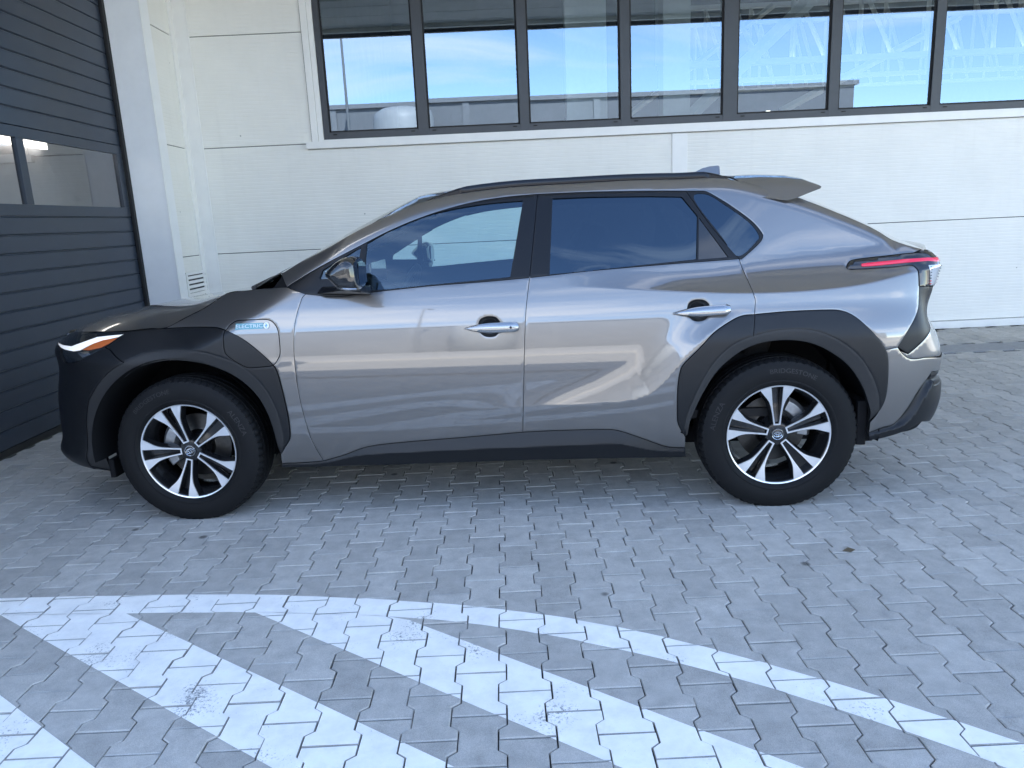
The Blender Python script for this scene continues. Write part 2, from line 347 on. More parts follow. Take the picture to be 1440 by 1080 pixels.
def stripe(sl, il, su, iu, name, label):
    """stripe between the lines y=sl x+il (lower) and y=su x+iu (upper), ending at the border line"""
    cells = []
    bx = [p for p in BOT]
    for i in range(39):
        a, b = BOT[i], BOT[i+1]
        if b[0] < -2.4: continue
    xs = np.linspace(-2.6, 2.3, 50); bl = lambda x: float(np.interp(x, [p[0] for p in BOT], [p[1] for p in BOT]))+.004
    for x0, x1 in zip(xs[:-1], xs[1:]):
        lo0, lo1 = sl*x0+il, sl*x1+il; hi0, hi1 = min(su*x0+iu, bl(x0)), min(su*x1+iu, bl(x1))
        lo0 = max(lo0, -.3); lo1 = max(lo1, -.3)
        if hi0 <= lo0 and hi1 <= lo1: continue
        if hi0 < lo0:
            t = (lo0-hi0)/((lo0-hi0)+(hi1-lo1)); xm = x0+t*(x1-x0); ym = lo0+t*(lo1-lo0); cells.append([(xm, ym), (x1, lo1), (x1, hi1)])
        elif hi1 < lo1:
            t = (hi0-lo0)/((hi0-lo0)+(lo1-hi1)); xm = x0+t*(x1-x0); ym = lo0+t*(lo1-lo0); cells.append([(x0, lo0), (xm, ym), (x0, hi0)])
        else: cells.append([(x0, lo0), (x1, lo1), (x1, hi1), (x0, hi0)])
    return marking(cells, name, label)
stripe(-.70, .60, -.7146, .9016, 'hatch_stripe', 'white painted stripe in the lower left corner of the paving')
stripe(-.682, 1.2388, -.6853, 1.5423, 'hatch_stripe', 'diagonal white stripe starting at the left end of the border line')
stripe(-.7163, 1.8163, -.735, 2.1252, 'hatch_stripe', 'rightmost diagonal white stripe, running down to the bottom middle')
# small dry leaf lying on the stones
lf = MB().add([(0,0,.004),(.03,.012,.012),(.055,.0,.006),(.03,-.014,.002),(.015,.03,.006),(.04,.035,.003)], [(0,1,2,3),(1,4,5)])
mat('dry_leaf', (.10, .075, .045), .9)
lo = lf.build('leaf', 'dry_leaf'); lo.location = (1.34, 2.79, .001); tag(lo, 'small curled brown leaf lying on the paving right of the rear wheel', 'leaf')

# ------------------------------------------------------------------ the hall
hall = empty('industrial_hall', loc=(1, WALL_Y, 0)); tag(hall, 'white panel-clad industrial hall with dark framed ribbon window behind the car', 'building')
HI = Matrix.Translation((1, WALL_Y, 0)).inverted()
def H(o, parent=None):
    o.parent = parent or hall; o.matrix_parent_inverse = HI; return o
def ribbed_panel(x0, x1, z0, z1, name='wall_panel', y=WALL_Y, pitch=.036, dep=.0013, axis='y'):
    """sandwich panel with shallow horizontal micro-ribs, tongue joint top and bottom"""
    g = .0034; zs = []; n = max(1, int((z1-z0-2*g)/pitch)); p = (z1-z0-2*g)/n; prof = [(.02, z0+g), (.004, z0+g), (0., z0+g+.004)]
    for i in range(n):
        a = z0+g+i*p
        if i: prof += [(0., a+p*.02), ]
        prof += [(0., a+p*.72), (dep, a+p*.80), (dep, a+p*.92)]
    prof[-3:] = []
    prof += [(0., z1-g-.004), (.004, z1-g), (.02, z1-g)]
    v = []; m = len(prof)
    for d, z in prof:
        if axis == 'y': v += [(x0, y+d, z), (x1, y+d, z)]
        else: v += [(y-d, x0, z), (y-d, x1, z)]
    f = [(2*i, 2*i+1, 2*i+3, 2*i+2) for i in range(m-1)]
    if axis == 'x': f = [q for q in f]
    return H(pyd(name, v, f, 'wall_white'))
BACKING = MB().box(-3.25, 14, WALL_Y+.012, WALL_Y+.10, 0, 2.20).box(-3.25, -1.80, WALL_Y+.012, WALL_Y+.10, 2.20, 8).box(-1.80, 14, WALL_Y+.012, WALL_Y+.10, 3.95, 8)
H(BACKING.build('wall_core', 'rubber'))
ZJ = [.080, 1.175, 2.255, 3.333, 4.41, 5.5, 6.6, 7.3, 8.0]
for i in range(8):
    ribbed_panel(-3.06, -1.925, ZJ[i], ZJ[i+1]) if i > 1 else None
for i in (0, 1):
    z1 = ZJ[i+1] if i == 0 else 2.20
    ribbed_panel(-3.06, 1.835, ZJ[i], z1); ribbed_panel(1.98, 8.0, ZJ[i], z1); ribbed_panel(8.15, 14, ZJ[i], z1)
H(MB().box(-3.06, -1.975, WALL_Y+.0002, WALL_Y+.02, 2.1955, 2.251).build('panel_edge', 'wall_white'))
for i in range(4, 8): ribbed_panel(-1.925, 14, ZJ[i], ZJ[i+1])
def T(x0, x1, y0, y1, z0, z1, name='trim', m='trim_white', bev=.003, parent=None): return H(MB().box(x0, x1, y0, y1, z0, z1).build(name, m, None, bevel=bev), parent)
T(1.828, 1.988, WALL_Y-.012, WALL_Y+.01, .08, 2.195, 'joint_cover')
T(8.0, 8.15, WALL_Y-.012, WALL_Y+.01, .08, 2.195, 'joint_cover')
T(-3.055, 14, WALL_Y-.035, WALL_Y+.02, .0, .078, 'base_flashing')
T(-3.2, -3.052, WALL_Y-.010, WALL_Y+.03, 0, 8, 'corner_flashing'); T(-3.21, -3.188, WALL_Y-.10, WALL_Y-.002, 0, 8, 'corner_flashing')
T(-3.062, -3.048, WALL_Y-.016, WALL_Y-.008, 0, 8, 'corner_bead')
# window band
T(-1.918, -1.850, WALL_Y-.020, WALL_Y+.02, 2.27, 4.02, 'window_reveal'); T(-1.848, -1.797, WALL_Y-.006, WALL_Y+.02, 2.27, 4.0, 'window_reveal')
T(-1.975, 14, WALL_Y-.055, WALL_Y+.02, 2.200, 2.268, 'window_sill', bev=.004); T(-1.80, 14, WALL_Y-.020, WALL_Y+.02, 2.2695, 2.287, 'sill_upstand')
MX = [(-.81,-.705),(.248,.345),(1.295,1.395),(2.358,2.504),(3.458,3.56),(4.526,4.62),(5.60,5.70),(6.67,6.77),(7.74,7.89),(8.9,9.0),(9.97,10.07),(11.04,11.14)]
FY0, FY1 = WALL_Y+.004, WALL_Y+.085
T(-1.793, 14, FY0, FY1, 2.288, 2.358, 'window_rail', 'frame_grey'); T(-1.793, 14, FY0, FY1, 3.88, 3.95, 'window_rail', 'frame_grey')
T(-1.793, -1.735, FY0-.002, FY1, 2.288, 3.95, 'mullion', 'frame_grey')
for a, b in MX: T(a, b, FY0-.003, FY1, 2.29, 3.95, 'mullion', 'frame_grey')
xs_ = [-1.735] + [v for ab in MX for v in ab]
wr = random.Random(12); PANETILT = [(.0006, .0004), (-.0010, .0), (.0004, .0007), (.0012, -.0004), (.0002, .0002), (-.0006, .0003), (.0008, 0)]
k = 0
for a, b in zip(xs_[0::2], xs_[1::2]):
    bx, bz = (PANETILT[k] if k < 7 else (wr.gauss(0, .0007), wr.gauss(0, .0007))); k += 1
    cx, cz = (a+b)/2, 3.12; w2, h2 = (b-a)/2, .765
    v = []
    for yy in (.030, .034):
        for sx, sz in ((-1,-1),(1,-1),(1,1),(-1,1)): v.append((cx+sx*w2, WALL_Y+yy+sx*w2*bz+sz*h2*bx, cz+sz*h2))
    o = H(pyd('window_pane', v[:4], [(0,1,2,3)], 'hall_glass'))
    # inner sash line
    H(MB().box(a+.0, a+.018, FY0+.02, FY1, 2.358, 3.88).box(b-.018, b, FY0+.02, FY1, 2.358, 3.88).box(a, b, FY0+.02, FY1, 2.358, 2.374).build('glazing_bead', 'rubber'))
    for q in (a+.04, b-.075): H(MB().box(q, q+.04, FY0-.007, FY0+.001, 2.330, 2.341).build('drain_cap', 'rubber'))
# canopy over the forecourt with trapezoidal sheet underside
CZ, CY0 = 4.50, 3.05
cv = []; yy = CY0; prof = []
while yy < WALL_Y-.3: prof += [(yy, 0), (yy+.48, 0), (yy+.485, .008), (yy+.495, .008)]; yy += .50
prof.append((WALL_Y, 0))
for y, d in prof: cv += [(-3.2, y, CZ+d), (14, y, CZ+d)]
cf = [(2*i, 2*i+1, 2*i+3, 2*i+2) for i in range(len(prof)-1)]
can = H(pyd('canopy_sheet', cv, cf, 'soffit'))
T(-3.3, 14.1, CY0-.06, CY0, CZ-.06, CZ+.32, 'canopy_fascia', 'frame_grey'); T(-3.3, 14.1, CY0, WALL_Y, CZ+.10, CZ+.30, 'canopy_roof', 'frame_grey')
for x in (-2.9, 12): T(x, x+.12, CY0+.05, WALL_Y, CZ-.16, CZ-.002, 'canopy_beam', 'soffit')
for y in (3.3, 5.0, 6.8): T(-3.3, 14, y, y+.08, CZ-.06, CZ-.002, 'canopy_purlin', 'soffit')
for x in (-.55, 3.9): T(x, x+1.2, 6.3, 6.42, CZ-.13, CZ-.065, 'canopy_lamp', 'hall_dark')
# inside of the hall, seen through the panes
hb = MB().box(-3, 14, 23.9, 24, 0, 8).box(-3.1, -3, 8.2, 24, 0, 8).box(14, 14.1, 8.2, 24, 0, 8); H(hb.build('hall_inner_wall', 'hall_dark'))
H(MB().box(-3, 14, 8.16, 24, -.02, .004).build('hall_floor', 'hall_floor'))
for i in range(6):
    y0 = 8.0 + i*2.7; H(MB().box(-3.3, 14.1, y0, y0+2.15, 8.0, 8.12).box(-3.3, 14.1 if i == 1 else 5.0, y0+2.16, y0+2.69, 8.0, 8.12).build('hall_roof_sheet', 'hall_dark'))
T(.79, 1.24, 8.62, 8.80, 0, 7.9, 'hall_column', 'steel_white'); T(1.93, 2.24, 8.95, 9.2, 0, 7.9, 'hall_column', 'steel_white'); T(7.6, 7.9, 8.95, 9.2, 0, 7.9, 'hall_column', 'steel_white')
def bar(p, q, r, name='hall_brace', m='steel_white'): return H(MB().tube([p, q], r, 4).build(name, m))
bar((2.24, 9.1, 2.45), (4.3, 9.1, 4.25), .075); bar((4.6, 12.5, 2.9), (7.4, 12.5, 4.2), .06); bar((2.2, 13., 3.0), (4.6, 13., 4.6), .05)
for Y, z0, z1, X0, n in ((11.2, 3.45, 4.4, 2.35, 12), (15.5, 3.9, 5.2, 3.3, 12), (19.5, 4.3, 5.8, 4.2, 12)):
    H(MB().box(X0, 13.9, Y, Y+.10, z0-.06, z0+.02).build('truss_chord', 'steel_white')); H(MB().box(X0, 13.9, Y, Y+.10, z1, z1+.08).build('truss_chord', 'steel_white'))
    dx = (13.9-X0)/n
    for i in range(n):
        bar((X0+i*dx, Y+.05, z0), (X0+i*dx, Y+.05, z1), .035, 'truss_post'); bar((X0+i*dx, Y+.05, z1), (X0+(i+.5)*dx, Y+.05, z0), .035, 'truss_diagonal')
for z, Y in ((2.75, 12.), (2.95, 16.), (3.3, 17.5), (2.6, 20.)): H(MB().box(1.5, 13.9, Y, Y+.08, z, z+.07).build('hall_rail', 'steel_white'))
for i, (x, y, z) in enumerate(((3.6, 14., 3.05), (4.9, 14., 3.05), (4.3, 18., 3.4), (6.2, 18., 3.4), (5.9, 12.5, 2.62), (7.3, 16., 3.0))):
    H(MB().box(x, x+.06, y, y+1.4, z, z+.05).build('hall_lamp', 'lamp_glow'))

# ------------------------------------------------------------------ projecting wing with the sectional gate
wing = empty('gate_wing', loc=(DOOR_X, 7, 0)); tag(wing, 'white projecting wing of the hall left of the car, framing the dark gate', 'building')
WI = Matrix.Translation((DOOR_X, 7, 0)).inverted()
def W(o, parent=None): o.parent = parent or wing; o.matrix_parent_inverse = WI; return o
PX = -3.2
for i in range(8):
    z0, z1 = ZJ[i] if i else .03, ZJ[i+1]; o = ribbed_panel(7.15, WALL_Y-.06, z0, z1, 'wall_panel', PX, axis='x'); o.parent = wing; o.matrix_parent_inverse = WI
W(MB().box(PX-.10, PX-.012, 7.14, WALL_Y, 0, 8).build('wall_core', 'rubber'))
# jamb column: broad face to the front, narrow return to the right
W(MB().box(DOOR_X+.008, -3.055, 7.0, 7.185, 0, 8).build('gate_jamb', 'jamb_white', bevel=.004))
W(MB().box(-3.060, -3.045, 6.996, 7.02, 0, 8).build('jamb_bead', 'trim_white', bevel=.003))
W(MB().box(DOOR_X+.008, -3.055, 2.0, 2.35, 0, 8).build('gate_jamb', 'jamb_white', bevel=.004))
W(MB().box(DOOR_X-.03, DOOR_X+.02, 2.35, 7.0, 4.45, 8).build('gate_lintel', 'jamb_white'))
W(MB().box(DOOR_X-8, DOOR_X-.06, 1.95, 7.1, 4.46, 9.0).box(DOOR_X-8, DOOR_X+.006, 1.9, 2.0, 0, 9).build('wing_body', 'wall_white'))
W(MB().box(DOOR_X+.001, DOOR_X+.030, 6.955, 6.999, 0, 4.45).build('gate_seal', 'rubber', bevel=.004))
# air vent low in the side wall
vent = empty('air_vent', loc=(PX, 7.78, .9)); tag(vent, 'small white louvred air vent low on the wall beside the gate column', 'vent')
def Vn(o): o.parent = vent; o.matrix_parent_inverse = Matrix.Translation((PX, 7.78, .9)).inverted(); return o
vy0, vy1, vz0, vz1 = 7.50, 8.028, .775, 1.020
Vn(MB().box(PX, PX+.02, vy0, vy0+.035, vz0, vz1).box(PX, PX+.02, vy1-.035, vy1, vz0, vz1).box(PX, PX+.0195, vy0+.035, vy1-.035, vz1-.03, vz1).box(PX, PX+.0195, vy0+.035, vy1-.035, vz0, vz0+.03).build('frame', 'trim_white'))
Vn(MB().box(PX-.004, PX+.001, vy0+.02, vy1-.02, vz0+.02, vz1-.02).build('backing', 'rubber'))
for i in range(4):
    z = vz0+.038+i*.046; Vn(MB().add([(PX+.003, vy0+.035, z+.026),(PX+.018, vy0+.035, z),(PX+.018, vy1-.035, z),(PX+.003, vy1-.035, z+.026),(PX+.001, vy0+.035, z+.023),(PX+.016, vy0+.035, z-.003),(PX+.016, vy1-.035, z-.003),(PX+.001, vy1-.035, z+.023)], [(0,1,2,3),(7,6,5,4),(0,4,5,1),(1,5,6,2),(2,6,7,3),(3,7,4,0)]).build('slat', 'trim_white'))
# sectional gate
gate = empty('sectional_gate', loc=(DOOR_X, 4.7, 0)); tag(gate, 'dark grey ribbed sectional gate with a row of windows, left of the car', 'gate')
GI = Matrix.Translation((DOOR_X, 4.7, 0)).inverted()
def G(o): o.parent = gate; o.matrix_parent_inverse = GI; return o
gy0, gy1 = 2.4, 6.95
G(MB().box(DOOR_X-.05, DOOR_X-.012, gy0, 7.10, .0, 1.60).box(DOOR_X-.05, DOOR_X-.012, gy0, 7.10, 2.20, 4.45).box(DOOR_X-.05, DOOR_X-.012, 6.90, 7.10, 1.6, 2.2).build('gate_core', 'rubber'))
G(MB().box(DOOR_X-.03, DOOR_X+.004, gy0, gy1, .0, .045).build('bottom_seal', 'rubber'))
def slat(z0, z1):
    p = [(-.0095, z0), (-.007, z0+.001), (0., z0+.006), (0., z1-.013), (-.009, z1-.007), (-.0095, z1-.001)]
    v = []
    for d, z in p: v += [(DOOR_X+d, gy0, z), (DOOR_X+d, gy1, z)]
    G(pyd('gate_slat', v, [(2*i, 2*i+1, 2*i+3, 2*i+2) for i in range(len(p)-1)], 'door_grey'))
zb = [.045 + i*(1.575-.045)/12 for i in range(13)]
for a, b in zip(zb[:-1], zb[1:]): slat(a, b)
zt = [2.195 + i*.1285 for i in range(18)]
for a, b in zip(zt[:-1], zt[1:]): slat(a, b)
for z0, z1 in ((1.577, 1.657), (2.118, 2.193)): G(MB().box(DOOR_X-.035, DOOR_X+.001, gy0, gy1, z0, z1).build('window_rail', 'door_grey', bevel=.003))
ys = [(2.4, 2.47), (3.27, 3.355), (4.37, 4.455), (5.466, 5.552), (6.86, 6.95)]
for a, b in ys: G(MB().box(DOOR_X-.035, DOOR_X+.0015, a, b, 1.657, 2.118).build('window_stile', 'door_grey', bevel=.003))
for (a, b), (c, d) in zip(ys[:-1], ys[1:]): G(pyd('window_pane', [(DOOR_X-.018, b, 1.655),(DOOR_X-.018, c, 1.655),(DOOR_X-.018, c, 2.12),(DOOR_X-.018, b, 2.12)], [(0,1,2,3)], 'door_pane'))
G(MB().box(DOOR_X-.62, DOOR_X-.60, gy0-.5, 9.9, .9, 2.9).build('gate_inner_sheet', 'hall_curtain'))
W(MB().box(DOOR_X-.56, DOOR_X-.53, 5.6, 6.75, 2.17, 2.25).build('hall_lamp', 'lamp_glow'))

# ------------------------------------------------------------------ across the yard (seen mirrored in the panes)
fb = empty('grey_warehouse', loc=(0, -31, 0)); tag(fb, 'long grey warehouse across the yard, mirrored in the ribbon window', 'building')
def F(o): o.parent = fb; o.matrix_parent_inverse = Matrix.Translation((0, -31, 0)).inverted(); return o
F(MB().box(-55, 21.8, -52, -31, 0, 8.35).build('wall', 'far_wall')); F(MB().box(-55.2, 22, -52, -30.8, 8.35, 8.6).build('roof_edge', 'far_roof'))
for i in range(9): F(MB().box(-50+i*8, -49.6+i*8, -31.02, -30.9, 0, 8.34).build('pilaster', 'far_roof'))
for i in range(6): F(MB().box(-46+i*8, -42+i*8, -31.06, -30.95, 0, 4.2).build('dock_gate', 'far_roof'))
tk = empty('storage_tank', loc=(-5.3, -28.5, 0)); tag(tk, 'pale storage tank in front of the grey warehouse across the yard', 'tank')
v, f = lathe([(0, 0), (1.72, 0), (1.72, 7.2), (1.6, 7.6), (1.2, 7.85), (.6, 7.95), (0, 8.0)], 40)
o = pyd('shell', [(a, c, b) for a, b, c in v], f, 'tank_white', tk, smooth=True); MB().box(-.06, .06, -1.62, -1.5, .2, 4.8).build('pipe', 'galv', tk)
lp = empty('lamp_post', loc=(-7.6, -24, 0)); tag(lp, 'tall slim grey lamp post standing in the yard, mirrored in the left pane', 'lamp post')
MB().tube([(0,0,0),(0,0,6),(0,0,12.6)], [.10,.075,.05], 12).build('pole', 'galv', lp, smooth=True); MB().tube([(0,0,12.5),(0,-.5,12.75),(0,-1.1,12.8)], .04, 8).build('arm', 'galv', lp); MB().box(-.14,.14,-1.7,-1.0,12.76,12.85).build('lamp_head', 'galv', lp, bevel=.02)
# ---- car body side surface: plan curve P(s) pushed along its normal by OFF(s,z); metres, u rearwards, v outwards ----
def _lut(x,xs,ys): return np.interp(x,xs,ys)
def _sm(x,a,b):
    t=np.clip((x-a)/(b-a),0,1); return t*t*(3-2*t)
def _spl(x,xs,ys):
    # monotone-ish smooth lookup (cubic Hermite)
    xs=np.asarray(xs,float);ys=np.asarray(ys,float)
    m=np.gradient(ys,xs); x=np.clip(x,xs[0],xs[-1]); i=np.clip(np.searchsorted(xs,x)-1,0,len(xs)-2)
    h=xs[i+1]-xs[i]; t=(x-xs[i])/h
    return ((1+2*t)*(1-t)**2)*ys[i]+t*(1-t)**2*h*m[i]+t*t*(3-2*t)*ys[i+1]+t*t*(t-1)*h*m[i+1]
HALF=.922
def _plan_table():
    pts=[]
    a,b,n=1.22,HALF,3.3; u0=.30
    th=np.linspace(0,np.pi/2,400)
    fr=[(u0-a*np.cos(t)**(2/n) if t<np.pi/2 else u0, b*np.sin(t)**(2/3.3)) for t in th]
    a2=1.085; u1=2.60; n2=7.0
    re=[(u1+a2*np.cos(t)**(2/n2) if t<np.pi/2 else u1, b*np.sin(t)**(2/5.2)) for t in th[::-1]]
    mid=[(u,b) for u in np.linspace(u0,u1,200)[1:-1]]
    p=np.array(fr+mid+re)
    p[:,1]-=.010*np.clip((p[:,0]-1.45)/1.6,-1,1)**2*np.clip(p[:,1]/b,0,1)
    d=np.r_[0,np.cumsum(np.hypot(*np.diff(p,axis=0).T))]
    S=np.linspace(0,d[-1],1500); U=np.interp(S,d,p[:,0]);V=np.interp(S,d,p[:,1])
    k=np.ones(31)/31
    for _ in range(2):
        Up=np.r_[2*U[0]-U[15:0:-1],U,2*U[-1]-U[-2:-17:-1]]; Vp=np.r_[-V[15:0:-1],V,-V[-2:-17:-1]]
        Up=np.r_[U[15:0:-1],U,U[-2:-17:-1]]
        U=np.convolve(Up,k,'valid');V=np.convolve(Vp,k,'valid')
    s0=np.interp(1.45,U,S); S=S-s0+1.45
    tu=np.gradient(U,S);tv=np.gradient(V,S);l=np.hypot(tu,tv)
    return S,U,V,-tv/l,tu/l
_S,_U,_V,_NU,_NV=_plan_table()
S_FRONT,S_REAR=_S[0],_S[-1]
_TZ=np.array([.10,.22,.30,.45,.58,.70,.78,.86,.92,.98,1.04,1.09,1.14])
_TT=np.array([-18,-14,-10.5,-6,-2.5,.6,3.0,6.6,9.8,13.,16.,18.5,20.])
_zz=np.linspace(.1,1.2,441); _tt=np.tan(np.radians(_spl(_zz,_TZ,_TT)))
_oo=-np.r_[0,np.cumsum((_tt[1:]+_tt[:-1])/2*np.diff(_zz))]; _oo-=_oo.max()
def zbelt(s): return _spl(s,[.3,.73,1.71,2.2,2.66,3.2],[1.10,1.105,1.120,1.142,1.170,1.20])
# roof side line (top of side surface) ; filled from the outer silhouette
ZT_S=[.30,.47,.60,.75,.90,1.05,1.17,1.35,1.56,1.9,2.4,2.7,2.85,3.0,3.2,3.4,3.58,3.7]
ZT_Z=[1.12,1.175,1.245,1.310,1.383,1.445,1.488,1.525,1.545,1.552,1.551,1.535,1.487,1.434,1.348,1.262,1.185,1.15]
def ztop(s): return _spl(s,ZT_S,ZT_Z)
LC=np.array([(.9,.50),(1.2,.52),(1.66,.535),(2.0,.543),(2.17,.556),(2.25,.585),(2.31,.64),(2.40,.745),(2.50,.84),(2.62,.93),(2.8,1.0),(3.2,1.15),(4.6,1.7)])
def _lcdist(s,z):
    s=np.asarray(s,float);z=np.asarray(z,float); best=np.full(s.shape,9.);sg=np.zeros(s.shape)
    for (a,b),(c,d) in zip(LC[:-1],LC[1:]):
        L2=(c-a)**2+(d-b)**2; t=np.clip(((s-a)*(c-a)+(z-b)*(d-b))/L2,0,1)
        q=np.hypot(s-a-t*(c-a),z-b-t*(d-b)); cr=(c-a)*(z-b)-(d-b)*(s-a)
        m=q<best; best=np.where(m,q,best); sg=np.where(m,np.sign(cr),sg)
    return best*sg
ZC_S=[1.7,2.0,2.35,2.71,3.0,3.2,3.45,3.65,4.2]; ZC_Z=[1.10,1.075,1.043,1.019,1.020,1.035,1.075,1.10,1.10]
def OFF(s,z):
    s=np.asarray(s,float)+0*np.asarray(z,float); z=np.asarray(z,float)+0*s
    zb=zbelt(s)
    o=np.interp(np.minimum(z,zb),_zz,_oo)
    # greenhouse
    g=np.clip(z-zb,0,None); o=o-(np.tan(np.radians(21.5))-.11*_sm(s,2.45,3.0))*g-.16*g*g
    # roll into the roof
    rr=np.clip(z-(ztop(s)-.075),0,None)*_sm(s,.35,.7); o=o-6.*rr*rr
    # front fender roll towards the bonnet
    z1=_spl(s,[-1.2,-.6,-.3,0,.15,.35,.5,.8],[.82,.81,.79,.80,.86,.955,1.03,1.15])
    f=np.clip(z-z1,0,None); o=o-.85*(np.sqrt(f*f+.0025)-.05)*(1-_sm(s,.40,.85))
    # rear haunch: ledge with a sharp lower edge
    zc=_spl(s,ZC_S,ZC_Z)
    d=_spl(s,[1.6,1.85,2.1,2.5,2.9,3.2,3.5,3.8],[0,0,.018,.068,.105,.100,.060,.02]); w=.085+.065*_sm(s,2.3,3.0)
    t=np.clip((z-zc)/w,0,1); e=.004
    o=o-d*(1-(1-t)**1.5)*(1-np.exp(-np.clip(z-zc,0,None)/e))
    # lower door scoop
    dl=_spl(s,[.8,1.3,1.6,2.0,2.3,2.7],[0,.0,.004,.016,.028,.028]); D=_lcdist(s,z); wl=.10+.10*_sm(s,1.6,2.4)
    t=np.clip(D/wl,0,1); fade=1-_sm(z,.80,.98)
    o=o+dl*((1-t)**2)*fade*_sm(z,.18,.4)
    # rear end shape
    re=_sm(s,3.45,3.66); o=o+re*_spl(z,[.2,.33,.45,.60,.70,.78,.86,.98,1.08,1.15,1.4],[-.10,-.02,.006,-.004,-.006,-.028,-.055,-.005,.040,.085,.085])
    fr=1-_sm(s,-.75,-.45); o=o+fr*_spl(z,[.2,.26,.31,.37,.45,.6,.75,.88,1.0],[-.02,.045,.066,.040,.026,.004,-.022,-.006,-.03])
    return o
def POS(s,z,extra=0.):
    s=np.asarray(s,float);z=np.asarray(z,float); o=OFF(s,z)+extra
    return np.stack([np.interp(s,_S,_U)+o*np.interp(s,_S,_NU),np.interp(s,_S,_V)+o*np.interp(s,_S,_NV),z+0*s],-1)
def NRM(s,z,extra=None,e=.0025):
    E=(lambda a,b:0.) if extra is None else extra
    A=POS(s+e,z,E(s+e,z))-POS(s-e,z,E(s-e,z)); B=POS(s,z+e,E(s,z+e))-POS(s,z-e,E(s,z-e))
    n=np.cross(B,A); n/=np.linalg.norm(n,axis=-1,keepdims=True)+1e-12
    return n
